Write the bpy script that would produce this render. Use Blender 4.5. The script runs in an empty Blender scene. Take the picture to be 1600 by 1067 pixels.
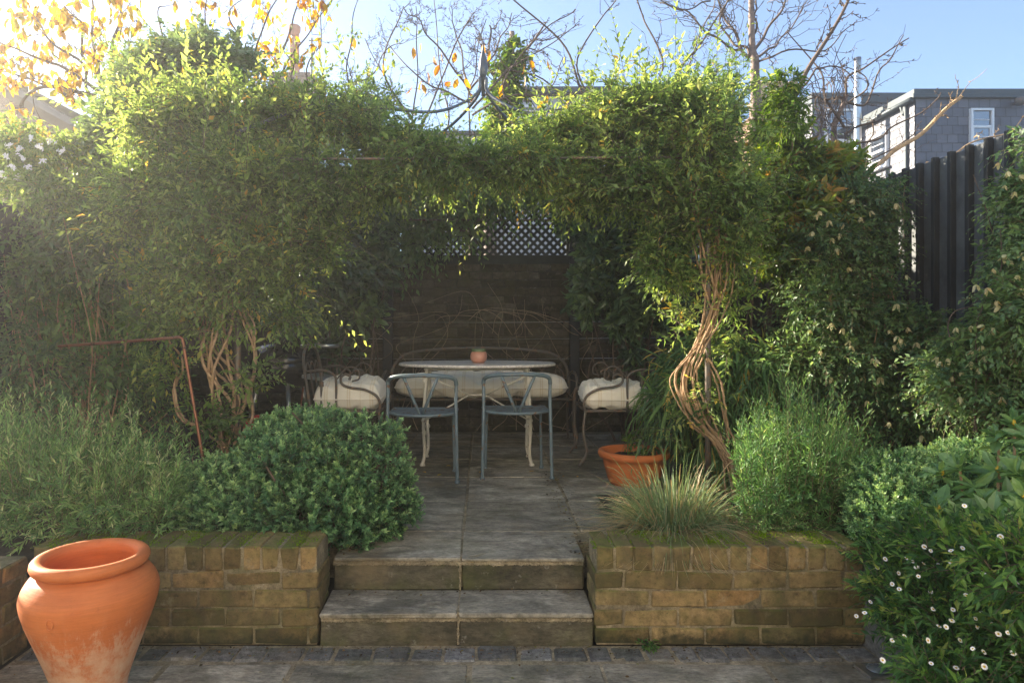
import bpy, math, numpy as np
rng = np.random.default_rng(11)
PI = math.pi
F, CX, CY, EYE = 1080.0, 755.0, 505.0, 1.313      # surveyed: focal length and vanishing point of the photograph, eye height in metres
SC = bpy.context.scene
COL = SC.collection

def P(px, py, d):
    """point in metres that lies d metres into the garden on the sight line measured in the photograph"""
    return np.array([(px - CX) / F * d, d, EYE + (CY - py) / F * d])

def nrm(v):
    return v / np.maximum(np.linalg.norm(v, axis=-1, keepdims=True), 1e-9)

# ------------------------------------------------------------------ mesh collector
class MB:
    def __init__(s):
        s.v = []; s.q = []; s.t = []; s.qm = []; s.tm = []; s.a = []; s.n = 0
    def add(s, v, q=None, t=None, a=0.5, m=0):
        v = np.asarray(v, float).reshape(-1, 3)
        s.v.append(v)
        s.a.append(np.broadcast_to(np.asarray(a, float), (len(v),)).copy())
        if q is not None and len(q):
            q = np.asarray(q, int).reshape(-1, 4) + s.n
            s.q.append(q); s.qm.append(np.full(len(q), m))
        if t is not None and len(t):
            t = np.asarray(t, int).reshape(-1, 3) + s.n
            s.t.append(t); s.tm.append(np.full(len(t), m))
        s.n += len(v)
    def build(s, name, mats, parent=None, base=(0, 0, 0), smooth=False):
        me = bpy.data.meshes.new(name)
        v = np.concatenate(s.v) - np.asarray(base, float)
        q = np.concatenate(s.q) if s.q else np.zeros((0, 4), int)
        t = np.concatenate(s.t) if s.t else np.zeros((0, 3), int)
        me.vertices.add(len(v)); me.vertices.foreach_set('co', v.astype(np.float32).ravel())
        me.loops.add(q.size + t.size)
        me.loops.foreach_set('vertex_index', np.concatenate([q.ravel(), t.ravel()]).astype(np.int32))
        me.polygons.add(len(q) + len(t))
        st = np.concatenate([np.arange(len(q)) * 4, q.size + np.arange(len(t)) * 3]).astype(np.int32)
        me.polygons.foreach_set('loop_start', st)
        mi = np.concatenate([np.concatenate(s.qm) if s.qm else np.zeros(0, int), np.concatenate(s.tm) if s.tm else np.zeros(0, int)]).astype(np.int32)
        me.polygons.foreach_set('material_index', mi)
        me.polygons.foreach_set('use_smooth', np.full(len(mi), bool(smooth)))
        at = me.attributes.new('rnd', 'FLOAT', 'POINT')
        at.data.foreach_set('value', np.concatenate(s.a).astype(np.float32))
        for m in (mats if isinstance(mats, (list, tuple)) else [mats]):
            me.materials.append(m)
        me.update(calc_edges=True)
        o = bpy.data.objects.new(name, me); COL.objects.link(o)
        if parent is not None: o.parent = parent
        return o

BASE = {}
def thing(name, label, cat, base=(0, 0, 0), group=None):
    o = bpy.data.objects.new(name, None); COL.objects.link(o)
    o.empty_display_size = 0.1
    o.location = tuple(float(c) for c in base)
    o['label'] = label; o['category'] = cat
    if group: o['group'] = group
    BASE[o.name] = np.asarray(base, float)
    return o
def part(mb, name, mats, root, smooth=False, sub=None, label=None):
    o = mb.build(name, mats, sub if sub is not None else root, BASE[root.name], smooth)
    if label: o['label'] = label
    return o
def solo(mb, name, mats, label, cat, base, group=None, smooth=False):
    o = mb.build(name, mats, None, base, smooth)
    o.location = tuple(float(c) for c in base)
    o['label'] = label; o['category'] = cat
    if group: o['group'] = group
    return o
def struct(mb, name, mats, smooth=False, kind='structure'):
    o = mb.build(name, mats, None, (0, 0, 0), smooth); o['kind'] = kind
    return o
def copy_thing(root, loc, rotz, label):
    r = root.copy(); COL.objects.link(r); r.location = loc; r.rotation_euler = (0, 0, rotz); r['label'] = label
    for ch in list(root.children):
        c = ch.copy(); COL.objects.link(c); c.parent = r
        for g in list(ch.children):
            d = g.copy(); COL.objects.link(d); d.parent = c
    return r

# ------------------------------------------------------------------ shapes
def _cbox_template():
    sg = [(sx, sy, sz) for sx in (-1, 1) for sy in (-1, 1) for sz in (-1, 1)]
    idx = {}
    k = 0
    for s in sg:
        for ax in range(3):
            idx[(s, ax)] = k; k += 1
    fq = []; ft = []
    for ax in range(3):
        for sv in (-1, 1):
            o1, o2 = [a for a in range(3) if a != ax]
            cs = []
            for p, q in ((-1, -1), (1, -1), (1, 1), (-1, 1)):
                s = [0, 0, 0]; s[ax] = sv; s[o1] = p; s[o2] = q
                cs.append(tuple(s))
            fq.append([idx[(c, ax)] for c in cs])
    for ax in range(3):
        o1, o2 = [a for a in range(3) if a != ax]
        for p in (-1, 1):
            for q in (-1, 1):
                a = [0, 0, 0]; a[ax] = -1; a[o1] = p; a[o2] = q
                b = list(a); b[ax] = 1
                a, b = tuple(a), tuple(b)
                fq.append([idx[(a, o1)], idx[(b, o1)], idx[(b, o2)], idx[(a, o2)]])
    for s in sg:
        ft.append([idx[(s, 0)], idx[(s, 1)], idx[(s, 2)]])
    return sg, fq, ft
_SG, _FQ, _FT = _cbox_template()
def _cverts(hx, hy, hz, b):
    v = []
    for s in _SG:
        for ax in range(3):
            h = [hx - b, hy - b, hz - b]
            h[ax] += b
            v.append([s[0] * h[0], s[1] * h[1], s[2] * h[2]])
    return np.array(v)
_tv = _cverts(1, 1, 1, .2)
def _orient(fs):
    r = []
    for f in fs:
        p = _tv[f]; n = np.cross(p[1] - p[0], p[2] - p[0])
        r.append(list(f) if np.dot(n, p.mean(0)) > 0 else list(f)[::-1])
    return np.array(r)
_FQ = _orient(_FQ); _FT = _orient(_FT)
def cbox(mb, x0, x1, y0, y1, z0, z1, b=.004, a=.5, m=0, jit=0., M=None, c=None):
    h = np.array([(x1 - x0) / 2, (y1 - y0) / 2, (z1 - z0) / 2])
    b = min(b, h.min() * .45)
    v = _cverts(*h, b)
    if jit:
        cj = rng.normal(0, jit, (8, 3))
        v = v + np.repeat(cj, 3, 0)
    ctr = np.array([(x0 + x1) / 2, (y0 + y1) / 2, (z0 + z1) / 2])
    if M is not None:
        v = v @ np.asarray(M).T
    mb.add(v + (ctr if c is None else np.asarray(c)), _FQ, _FT, a, m)
def rotz(a):
    c, s = math.cos(a), math.sin(a)
    return np.array([[c, -s, 0], [s, c, 0], [0, 0, 1.]])
def rotx(a):
    c, s = math.cos(a), math.sin(a)
    return np.array([[1., 0, 0], [0, c, -s], [0, s, c]])
def roty(a):
    c, s = math.cos(a), math.sin(a)
    return np.array([[c, 0, s], [0, 1., 0], [-s, 0, c]])

def spline(pts, n=24):
    p = np.asarray(pts, float)
    if len(p) == 2:
        t = np.linspace(0, 1, n)[:, None]; return p[0] * (1 - t) + p[1] * t
    q = np.vstack([2 * p[0] - p[1], p, 2 * p[-1] - p[-2]])
    u = np.linspace(0, len(p) - 1 - 1e-6, n); i = u.astype(int); f = (u - i)[:, None]
    a, b, c, d = q[i], q[i + 1], q[i + 2], q[i + 3]
    return .5 * (2 * b + (c - a) * f + (2 * a - 5 * b + 4 * c - d) * f ** 2 + (3 * b - a - 3 * c + d) * f ** 3)

def tubes(mb, paths, radii, sides=5, a=.5, m=0, cap=False):
    paths = np.asarray(paths, float)
    if paths.ndim == 2: paths = paths[None]
    N, n, _ = paths.shape
    radii = np.broadcast_to(np.asarray(radii, float), (N, n))
    tan = nrm(np.gradient(paths, axis=1))
    mt = nrm(paths[:, -1] - paths[:, 0] + 1e-6)
    # reference: the axis least aligned with any tangent of the path
    al = np.abs(tan).max(1)
    ref = np.eye(3)[np.argmin(al, 1)][:, None, :]
    u = nrm(np.cross(tan, ref)); w = np.cross(tan, u)
    th = np.arange(sides) * 2 * PI / sides
    ring = paths[:, :, None] + radii[:, :, None, None] * (np.cos(th)[:, None] * u[:, :, None] + np.sin(th)[:, None] * w[:, :, None])
    I = np.arange(N * n * sides).reshape(N, n, sides)
    A = I[:, :-1]; B = I[:, 1:]
    q = np.stack([A, np.roll(A, -1, 2), np.roll(B, -1, 2), B], -1).reshape(-1, 4)
    av = np.asarray(a, float)
    if av.ndim == 1: av = np.repeat(av, n * sides)
    v = ring.reshape(-1, 3); t = None
    if cap:
        c0 = paths[:, 0]; c1 = paths[:, -1]
        v = np.vstack([v, c0, c1])
        k0 = N * n * sides + np.arange(N)[:, None]; k1 = k0 + N
        s0 = I[:, 0]; s1 = I[:, -1]
        t = np.vstack([np.stack([np.broadcast_to(k0, s0.shape), np.roll(s0, -1, 1), s0], -1).reshape(-1, 3),
                       np.stack([np.broadcast_to(k1, s1.shape), s1, np.roll(s1, -1, 1)], -1).reshape(-1, 3)])
        if av.ndim == 1: av = np.full(len(v), .5)
    mb.add(v, q, t, av, m)

def rod(mb, p, q, r, sides=8, m=0, a=.5):
    tubes(mb, np.array([p, q], float)[None], r, sides, a, m, True)
def bar(mb, pts, r, n=24, sides=8, m=0, a=.5):
    tubes(mb, spline(pts, n)[None], r, sides, a, m, True)

def lathe(mb, prof, c=(0, 0, 0), seg=32, a=.5, m=0, wob=0.):
    prof = np.asarray(prof, float); n = len(prof)
    th = np.arange(seg) * 2 * PI / seg
    r = prof[:, 0][:, None] * (1 + wob * np.sin(3 * th + 1)[None])
    v = np.stack([r * np.cos(th), r * np.sin(th), np.broadcast_to(prof[:, 1][:, None], r.shape)], -1).reshape(-1, 3)
    I = np.arange(n * seg).reshape(n, seg); A = I[:-1]; B = I[1:]
    q = np.stack([A, np.roll(A, -1, 1), np.roll(B, -1, 1), B], -1).reshape(-1, 4)
    mb.add(v + np.asarray(c), q, None, a, m)

def grid(mb, f, nu, nv, a=.5, m=0):
    u, v = np.meshgrid(np.linspace(0, 1, nu), np.linspace(0, 1, nv), indexing='ij')
    pts = f(u, v).reshape(-1, 3)
    I = np.arange(nu * nv).reshape(nu, nv)
    q = np.stack([I[:-1, :-1], I[1:, :-1], I[1:, 1:], I[:-1, 1:]], -1).reshape(-1, 4)
    mb.add(pts, q, None, a, m)

# ------------------------------------------------------------------ leaves
class T: pass
def tmpl(v, q=(), t=()):
    o = T(); o.v = np.array(v, float); o.q = np.array(q, int).reshape(-1, 4); o.t = np.array(t, int).reshape(-1, 3); return o
LANCE = tmpl([(0, 0, 0), (.38, -.5, .05), (.38, .5, .05), (1, 0, -.12), (.42, 0, -.03)], [(0, 1, 3, 4), (0, 4, 3, 2)])
OVAL = tmpl([(0, 0, 0), (.3, -.42, .04), (.68, -.42, .03), (1, 0, -.1), (.68, .42, .03), (.3, .42, .04), (.3, 0, 0), (.68, 0, -.03)],
            [(6, 1, 2, 7), (5, 6, 7, 4)], [(0, 1, 6), (0, 6, 5), (7, 2, 3), (7, 3, 4)])
NEEDLE = tmpl([(0, 0, 0), (.5, -.5, .02), (1, 0, -.05), (.5, .5, .02)], [(0, 1, 2, 3)])
BLADE = tmpl([(0, -.4, 0), (0, .4, 0), (.35, -.5, .03), (.35, .5, .03), (.7, -.35, -.02), (.7, .35, -.02), (1, 0, -.14)],
             [(0, 2, 3, 1), (2, 4, 5, 3)], [(4, 6, 5)])

def leaves(mb, pos, d, n, L, W, tp=LANCE, a=.5, m=0):
    N = len(pos)
    if N == 0: return
    d = nrm(d); n = nrm(n - (n * d).sum(-1, keepdims=True) * d); s = np.cross(n, d)
    L = np.broadcast_to(np.asarray(L, float), (N,)); W = np.broadcast_to(np.asarray(W, float), (N,))
    tv = tp.v
    V = pos[:, None] + tv[None, :, 0, None] * (L[:, None, None] * d[:, None]) + tv[None, :, 1, None] * (W[:, None, None] * s[:, None]) + tv[None, :, 2, None] * (L[:, None, None] * n[:, None])
    k = len(tv)
    off = (np.arange(N) * k)[:, None, None]
    q = (tp.q[None] + off).reshape(-1, 4) if len(tp.q) else None
    t = (tp.t[None] + off).reshape(-1, 3) if len(tp.t) else None
    mb.add(V.reshape(-1, 3), q, t, np.repeat(np.broadcast_to(np.asarray(a, float), (N,)), k), m)

def shoots(mb, A, D, Ls, nl, leafL, leafW, tp=LANCE, spread=1.0, droop=.3, phyl=PI, att=None, attn=.12, upn=1., m=0, tip=.0,
           stem=None, stem_r=.0014, stem_m=1, t0=.12, sag=.1, szr=.33):
    """leafy shoots: nl leaves along each curved axis; stem collects the twig itself"""
    S = len(A)
    if S == 0: return
    A = np.asarray(A); D = nrm(np.asarray(D)); Ls = np.broadcast_to(np.asarray(Ls, float), (S,))
    t = np.linspace(t0, 1, nl)[None, :, None]
    L3 = Ls[:, None, None]
    down = np.array([0, 0, -1.])
    pos = A[:, None] + D[:, None] * L3 * t + down * droop * L3 * t ** 2
    tan = nrm(D[:, None] + 2 * droop * t * down + np.zeros((S, nl, 3)))
    rv = nrm(rng.normal(size=(S, 3)) * .8 + np.array([0, 0, 1.]))[:, None]
    u = nrm(np.cross(tan, rv + np.zeros_like(tan))); w = np.cross(u, tan)
    ph = (np.arange(nl) * phyl)[None, :] + rng.uniform(0, 2 * PI, (S, 1)) * (0 if phyl == PI else 1) + rng.normal(0, .35, (S, nl))
    sp = spread + rng.normal(0, .25, (S, nl))
    # leaves close up towards the tip
    sp = sp * (1.1 - .5 * t[:, :, 0])
    side = np.cos(ph)[..., None] * u + np.sin(ph)[..., None] * w
    ld = tan * np.cos(sp)[..., None] + side * np.sin(sp)[..., None] + down * sag
    ln = w * .6 * (1 if phyl == PI else 0) + tan * (.9 if phyl != PI else .2) + np.array([0, 0, upn]) + rng.normal(0, .45, (S, nl, 3))
    if att is None: att = rng.uniform(0, 1, S)
    aa = np.clip(np.asarray(att)[:, None] + tip * (t[:, :, 0] - .55) + rng.normal(0, attn, (S, nl)), 0, 1)
    sz = np.clip(1 + rng.normal(0, szr, (S, nl)), .45, 1.6) * (1.05 - .35 * t[:, :, 0] ** 3)
    leaves(mb, pos.reshape(-1, 3), ld.reshape(-1, 3), ln.reshape(-1, 3), (leafL * sz).ravel(), (leafW * sz).ravel(), tp, aa.ravel(), m)
    if stem is not None:
        tt = np.linspace(0, 1, 5)[None, :, None]
        pp = A[:, None] + D[:, None] * L3 * tt + down * droop * L3 * tt ** 2
        tubes(stem, pp, np.linspace(1, .45, 5)[None] * stem_r, 3, .5, stem_m)

def in_blobs(blobs, n, shell=.6):
    """anchor points through a crown's volume; blobs are (px,py,d,rx_px,ry_px,r_depth_m[,weight[,tone]])"""
    c = np.array([P(b[0], b[1], b[2]) for b in blobs])
    r = np.array([[b[3] / F * b[2], b[5], b[4] / F * b[2]] for b in blobs])
    w = np.array([(b[6] if len(b) > 6 else 1.) for b in blobs]) * np.power(r.prod(1), .72)
    tone = np.array([(b[7] if len(b) > 7 else 0.) for b in blobs])
    k = rng.choice(len(blobs), n, p=w / w.sum())
    dr = nrm(rng.normal(size=(n, 3)))
    cc = c[k] + dr * r[k]
    tone_n = .13 * np.sin(cc[:, 0] * 7.3 + 1.3 * np.sin(cc[:, 2] * 5.1)) * np.sin(cc[:, 2] * 6.7 + cc[:, 1] * 3.) + .07 * np.sin(cc[:, 0] * 17. + cc[:, 2] * 13.)
    rad = shell + (1.08 - shell) * rng.uniform(0, 1, n) ** .8
    return c[k] + dr * r[k] * rad[:, None], dr, tone[k] + tone_n

def WB(x, y, z, rx, ry, rz, *rest):
    """the same kind of blob given in metres"""
    return (CX + x / y * F, CY - (z - EYE) / y * F, y, rx / y * F, rz / y * F, ry) + rest
def trim(blobs, dx, dy, up):
    return [(b[0], b[1] + up, b[2], max(12, b[3] - dx), max(12, b[4] - dy)) + tuple(b[5:]) for b in blobs]
def lumpy(blobs, k=6, rs=.5, sp=.72):
    """break each crown into uneven clumps with gaps between them"""
    out = []
    for b in blobs:
        w = b[6] if len(b) > 6 else 1.; tn = b[7] if len(b) > 7 else 0.
        for _ in range(k):
            d = nrm(rng.normal(size=3)) * rng.uniform(.35, 1.) * sp
            r = rs * rng.uniform(.65, 1.15)
            out.append((b[0] + d[0] * b[3], b[1] + d[1] * b[4], b[2] + d[2] * b[5], max(9, b[3] * r), max(8, b[4] * r * .8), max(.05, b[5] * r), w * rng.uniform(.6, 1.3), tn + rng.normal(0, .07)))
    return out
def front(mb, x, y, rad=9):
    """how far into the garden the nearest leaf lies on a sight line"""
    if not hasattr(mb, 'pr'):
        v = np.concatenate(mb.v); mb.pr = (CX + v[:, 0] / v[:, 1] * F, CY - (v[:, 2] - EYE) / v[:, 1] * F, v[:, 1])
    a, b, d = mb.pr
    while True:
        k = (np.abs(a - x) < rad) & (np.abs(b - y) < rad)
        if k.sum() > 5: return np.percentile(d[k], 4)
        rad *= 1.5
def crown(mb, blobs, n, Lr=(.12, .28), nl=8, leafL=.05, leafW=.018, out=.7, up=.25, rnd=.6, shell=.55, tone=.5, tonev=.25, **kw):
    A, dr, tn = in_blobs(blobs, n, shell)
    D = dr * out + np.array([0, 0, up]) + rng.normal(0, rnd, (n, 3))
    att = np.clip(tone + tn + rng.normal(0, tonev, n), 0, 1)
    shoots(mb, A, D, rng.uniform(*Lr, n), nl, leafL, leafW, att=att, **kw)

# ------------------------------------------------------------------ bare wood
def wob(path, amp, k=3):
    n = len(path); t = np.linspace(0, 1, n)
    o = np.zeros((n, 3))
    for i in range(1, k + 1):
        o += (np.sin(2 * PI * (i * t + rng.uniform())) / i)[:, None] * rng.normal(0, 1, 3)
    o -= o[0]
    return path + o * amp
def limb(mb, pts, r0, r1, n=20, amp=.02, sides=6, a=.5):
    p = wob(spline(pts, n), amp)
    tubes(mb, p[None], np.linspace(r0, r1, n)[None], sides, a, 0, True)
    return p
def twigs(mb, path, n, L, r, spread=.9, up=.25, wobble=.06, lvl=0, buds=0, t0=.1):
    """n twigs off a limb; lvl more generations off each; buds: short spurs along them"""
    k = len(path); tan = nrm(np.gradient(path, axis=0))
    ts = rng.uniform(t0, 1, n); i = np.minimum((ts * (k - 1)).astype(int), k - 2); f = (ts * (k - 1) - i)[:, None]
    A = path[i] * (1 - f) + path[i + 1] * f
    D = nrm(tan[i] * .8 + nrm(np.cross(tan[i], rng.normal(size=(n, 3)))) * spread + np.array([0, 0, up]))
    Ls = L * rng.uniform(.35, 1.1, n) * (1.1 - .5 * ts)
    m = 8; t = np.linspace(0, 1, m)
    bend = nrm(rng.normal(size=(n, 3)) + np.array([0, 0, .5]))
    pp = A[:, None] + D[:, None] * (Ls[:, None] * t)[..., None] + bend[:, None] * (Ls[:, None] * .25 * t ** 2)[..., None]
    pp = pp + np.cumsum(rng.normal(0, 1, (n, m, 3)), 1) * (Ls[:, None, None] * wobble) * (t[None, :, None] > 0)
    tubes(mb, pp, np.linspace(1, .35, m)[None] * r, 4 if lvl else 3, .5)
    out = [pp]
    if buds:
        nb = n * buds
        j = rng.integers(0, n, nb); s = rng.integers(1, m - 1, nb)
        B = pp[j, s]; bd = nrm(rng.normal(size=(nb, 3)) + D[j]) * rng.uniform(.012, .035, nb)[:, None] * (L / .5) ** .3
        tubes(mb, np.stack([B, B + bd * .6, B + bd], 1), np.array([[.8, .9, .7]]) * r * .9, 3, .5)
    if lvl:
        for q in range(n):
            out += twigs(mb, pp[q], max(2, int(n * .45)) if n < 8 else 4, Ls[q] * .5, r * .55, spread, up, wobble, lvl - 1, buds)
    return out

# ------------------------------------------------------------------ materials
def newmat(name):
    m = bpy.data.materials.new(name); m.use_nodes = True
    nt = m.node_tree; b = nt.nodes['Principled BSDF']
    return m, nt, b
def nd(nt, t, **k):
    n = nt.nodes.new(t)
    for a, v in k.items(): setattr(n, a, v)
    return n
def ramp(nt, src, stops, interp='LINEAR'):
    r = nd(nt, 'ShaderNodeValToRGB'); r.color_ramp.interpolation = interp
    e = r.color_ramp.elements
    while len(e) < len(stops): e.new(.5)
    for i, (p, c) in enumerate(stops):
        e[i].position = p
        e[i].color = (*c, 1) if not isinstance(c, (int, float)) else (c, c, c, 1)
    nt.links.new(src, r.inputs[0]); return r.outputs[0]
def noise(nt, scale, detail=4, rough=.6, vec=None, dist=0.):
    n = nd(nt, 'ShaderNodeTexNoise'); n.inputs['Scale'].default_value = scale; n.inputs['Detail'].default_value = detail
    n.inputs['Roughness'].default_value = rough; n.inputs['Distortion'].default_value = dist
    if vec is not None: nt.links.new(vec, n.inputs['Vector'])
    return n.outputs['Fac']
def coords(nt, scale=None, kind='Object'):
    c = nd(nt, 'ShaderNodeTexCoord').outputs[kind]
    if scale is not None:
        mp = nd(nt, 'ShaderNodeMapping'); mp.inputs['Scale'].default_value = scale
        nt.links.new(c, mp.inputs[0]); return mp.outputs[0]
    return c
def mix(nt, fac, a, b, mode='MIX'):
    x = nd(nt, 'ShaderNodeMix', data_type='RGBA', blend_type=mode)
    for i, s in ((0, fac), (6, a), (7, b)):
        if isinstance(s, (int, float)): x.inputs[i].default_value = s
        elif isinstance(s, tuple): x.inputs[i].default_value = (*s, 1)
        else: nt.links.new(s, x.inputs[i])
    return x.outputs[2]
def mth(nt, op, a, b=0.):
    x = nd(nt, 'ShaderNodeMath', operation=op)
    for i, s in ((0, a), (1, b)):
        if isinstance(s, (int, float)): x.inputs[i].default_value = s
        else: nt.links.new(s, x.inputs[i])
    return x.outputs[0]
def bump(nt, b, h, st=.3, dist=.01):
    n = nd(nt, 'ShaderNodeBump'); n.inputs['Strength'].default_value = st; n.inputs['Distance'].default_value = dist
    nt.links.new(h, n.inputs['Height']); nt.links.new(n.outputs[0], b.inputs['Normal'])
def attr(nt): return nd(nt, 'ShaderNodeAttribute', attribute_name='rnd').outputs['Fac']

def leafmat(name, stops, trans=.35, rough=.45, spec=.35, tgain=2.1, gain=1.25, sat=1.2):
    def en(c):
        l = .3 * c[0] + .6 * c[1] + .1 * c[2]
        return tuple(min(.8, max(.004, (l + (k - l) * sat) * gain)) for k in c)
    stops = [(q, en(c)) for q, c in stops]; trans = min(.6, trans + .1)
    m, nt, b = newmat(name)
    c = ramp(nt, attr(nt), stops)
    c = mix(nt, .35, c, ramp(nt, noise(nt, 60, 2, vec=coords(nt)), [(.3, .5), (.7, 1.)]), 'MULTIPLY')
    nt.links.new(c, b.inputs['Base Color'])
    b.inputs['Roughness'].default_value = rough; b.inputs['Specular IOR Level'].default_value = spec
    tr = nd(nt, 'ShaderNodeBsdfTranslucent')
    nt.links.new(mix(nt, 1., c, (tgain * 1.1, tgain, tgain * .6), 'MULTIPLY'), tr.inputs[0])
    mx = nd(nt, 'ShaderNodeMixShader'); mx.inputs[0].default_value = trans
    nt.links.new(b.outputs[0], mx.inputs[1]); nt.links.new(tr.outputs[0], mx.inputs[2])
    nt.links.new(mx.outputs[0], nt.nodes['Material Output'].inputs[0])
    return m
def woodmat(name, c0, c1, scale=30, rough=.8):
    m, nt, b = newmat(name)
    nt.links.new(ramp(nt, noise(nt, scale, 4, vec=coords(nt)), [(.3, c0), (.7, c1)]), b.inputs['Base Color'])
    b.inputs['Roughness'].default_value = rough
    bump(nt, b, noise(nt, scale * 3, 3, vec=coords(nt)), .4, .004)
    return m
def plain(name, col, rough=.5, metal=0., var=.15, scale=12, bmp=0.):
    m, nt, b = newmat(name)
    lo = tuple(c * (1 - var) for c in col); hi = tuple(min(1, c * (1 + var)) for c in col)
    n = noise(nt, scale, 5, vec=coords(nt))
    nt.links.new(ramp(nt, n, [(.3, lo), (.7, hi)]), b.inputs['Base Color'])
    b.inputs['Roughness'].default_value = rough; b.inputs['Metallic'].default_value = metal
    if bmp: bump(nt, b, noise(nt, scale * 4, 4, vec=coords(nt)), bmp, .005)
    return m
SUN_AZ_DEG, SUN_EL_DEG, SUN_STRENGTH, SKY_STRENGTH, EXPOSURE, HAZE, HAZE_G, SKY_SAT = -59, 22, 5.0, .06, 2.45, .0055, .72, .88
# ================================================================== MATERIALS
def stonemat(name, cols, streak=(1, 1, 1), moss=0.25, rough=.75):
    m, nt, b = newmat(name)
    co = coords(nt); st = coords(nt, streak)
    base = ramp(nt, attr(nt), cols)
    base = mix(nt, .8, base, ramp(nt, noise(nt, 5, 7, .65, st, .6), [(.32, .3), (.47, .72), (.56, 1.), (.7, 1.5)]), 'MULTIPLY')
    base = mix(nt, .8, base, ramp(nt, noise(nt, 38, 7, .78, st), [(.34, .38), (.5, 1.), (.66, 1.45)]), 'MULTIPLY')
    # pale lichen rings and scuffs, black grime in the hollows
    base = mix(nt, mth(nt, 'MULTIPLY', ramp(nt, noise(nt, 16, 6, .8, co), [(.6, 0.), (.64, 1.)]), .4), base, (.3, .29, .25))
    base = mix(nt, mth(nt, 'MULTIPLY', ramp(nt, noise(nt, 2.3, 8, .75, co, .4), [(.5, 0.), (.62, 1.)]), .55), base, (.045, .042, .03))
    # grown-over green and ochre stains
    base = mix(nt, mth(nt, 'MULTIPLY', ramp(nt, noise(nt, 3.1, 6, .7, co), [(.48, 0.), (.68, 1.)]), moss), base, (.085, .095, .03))
    base = mix(nt, mth(nt, 'MULTIPLY', ramp(nt, noise(nt, 4.7, 5, .6, co), [(.55, 0.), (.72, 1.)]), .35), base, (.27, .2, .11))
    nt.links.new(base, b.inputs['Base Color'])
    nt.links.new(ramp(nt, noise(nt, 9, 4, vec=co), [(.3, rough - .12), (.7, rough + .12)]), b.inputs['Roughness'])
    b.inputs['Specular IOR Level'].default_value = .22
    h = mth(nt, 'ADD', noise(nt, 7, 8, .6, st, .8), mth(nt, 'MULTIPLY', noise(nt, 60, 5, .7, co), .35))
    bump(nt, b, h, .55, .02)
    return m
M_FLAG = stonemat('sandstone flag', [(0., (.23, .207, .155)), (.5, (.31, .28, .215)), (1., (.4, .36, .28))], (1, 2.2, 1), .3)
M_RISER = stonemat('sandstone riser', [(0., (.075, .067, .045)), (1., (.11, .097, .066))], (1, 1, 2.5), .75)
M_SETT = stonemat('granite sett', [(0., (.11, .108, .1)), (.5, (.17, .165, .152)), (1., (.26, .25, .23))], (7, 7, 7), .35)
M_MORTAR = stonemat('lime mortar', [(0., (.27, .22, .14)), (1., (.36, .3, .2))], (3, 3, 3), .35, .9)
M_SIDE = stonemat('grey render', [(0., (.15, .145, .13)), (1., (.2, .19, .17))], (1, 1, 1), .4, .85)

def brickmat(name, stops, green, dark):
    m, nt, b = newmat(name)
    co = coords(nt)
    base = ramp(nt, attr(nt), stops)
    base = mix(nt, .9, base, ramp(nt, noise(nt, 26, 8, .78, co), [(.34, .3), (.48, .9), (.6, 1.2), (.72, 1.6)]), 'MULTIPLY')
    base = mix(nt, mth(nt, 'MULTIPLY', ramp(nt, noise(nt, 11, 6, .75, co), [(.58, 0.), (.66, 1.)]), .35), base, (.36, .3, .2))
    base = mix(nt, ramp(nt, noise(nt, 90, 3, .6, co), [(.66, 0.), (.72, 1.)]), base, (.05, .04, .03))
    base = mix(nt, mth(nt, 'MULTIPLY', ramp(nt, noise(nt, 4, 6, .65, co), [(.46, 0.), (.62, 1.)]), dark), base, (.06, .05, .028))
    g = nd(nt, 'ShaderNodeNewGeometry'); sx = nd(nt, 'ShaderNodeSeparateXYZ'); nt.links.new(g.outputs['True Normal'], sx.inputs[0])
    upf = mth(nt, 'MULTIPLY', ramp(nt, sx.outputs[2], [(.3, .3), (.9, 1.)]), ramp(nt, noise(nt, 9, 7, .72, co), [(.5 - green * .12, 0.), (.66, 1.)]))
    base = mix(nt, mth(nt, 'MULTIPLY', upf, min(1., green)), base, (.1, .13, .02))
    so = nd(nt, 'ShaderNodeSeparateXYZ'); nt.links.new(co, so.inputs[0])       # algae and splashed soil along the foot of the wall
    foot = mth(nt, 'ADD', so.outputs[2], mth(nt, 'MULTIPLY', mth(nt, 'SUBTRACT', noise(nt, 13, 6, .75, co), .5), .16))
    base = mix(nt, ramp(nt, foot, [(.015, .85), (.045, .3), (.07, 0.)]), base, (.028, .03, .016))
    nt.links.new(base, b.inputs['Base Color']); b.inputs['Roughness'].default_value = .88; b.inputs['Specular IOR Level'].default_value = .25
    bump(nt, b, mth(nt, 'ADD', noise(nt, 30, 6, .7, co), mth(nt, 'MULTIPLY', noise(nt, 130, 3, .6, co), .4)), .6, .008)
    return m
M_BRICK = brickmat('yellow stock brick', [(0., (.105, .07, .032)), (.4, (.19, .13, .058)), (.75, (.28, .2, .095)), (1., (.27, .15, .06))], .85, .75)
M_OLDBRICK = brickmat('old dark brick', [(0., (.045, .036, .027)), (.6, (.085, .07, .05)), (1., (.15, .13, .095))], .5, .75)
M_WALLMORTAR = stonemat('buff mortar', [(0., (.2, .16, .095)), (1., (.3, .245, .16))], (2, 2, 2), .55, .9)
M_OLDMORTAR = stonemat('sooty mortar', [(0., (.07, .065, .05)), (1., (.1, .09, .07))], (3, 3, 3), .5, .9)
M_MOSS = leafmat('moss', [(0., (.07, .12, .015)), (1., (.15, .22, .03))], .2, .9, .1)

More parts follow.
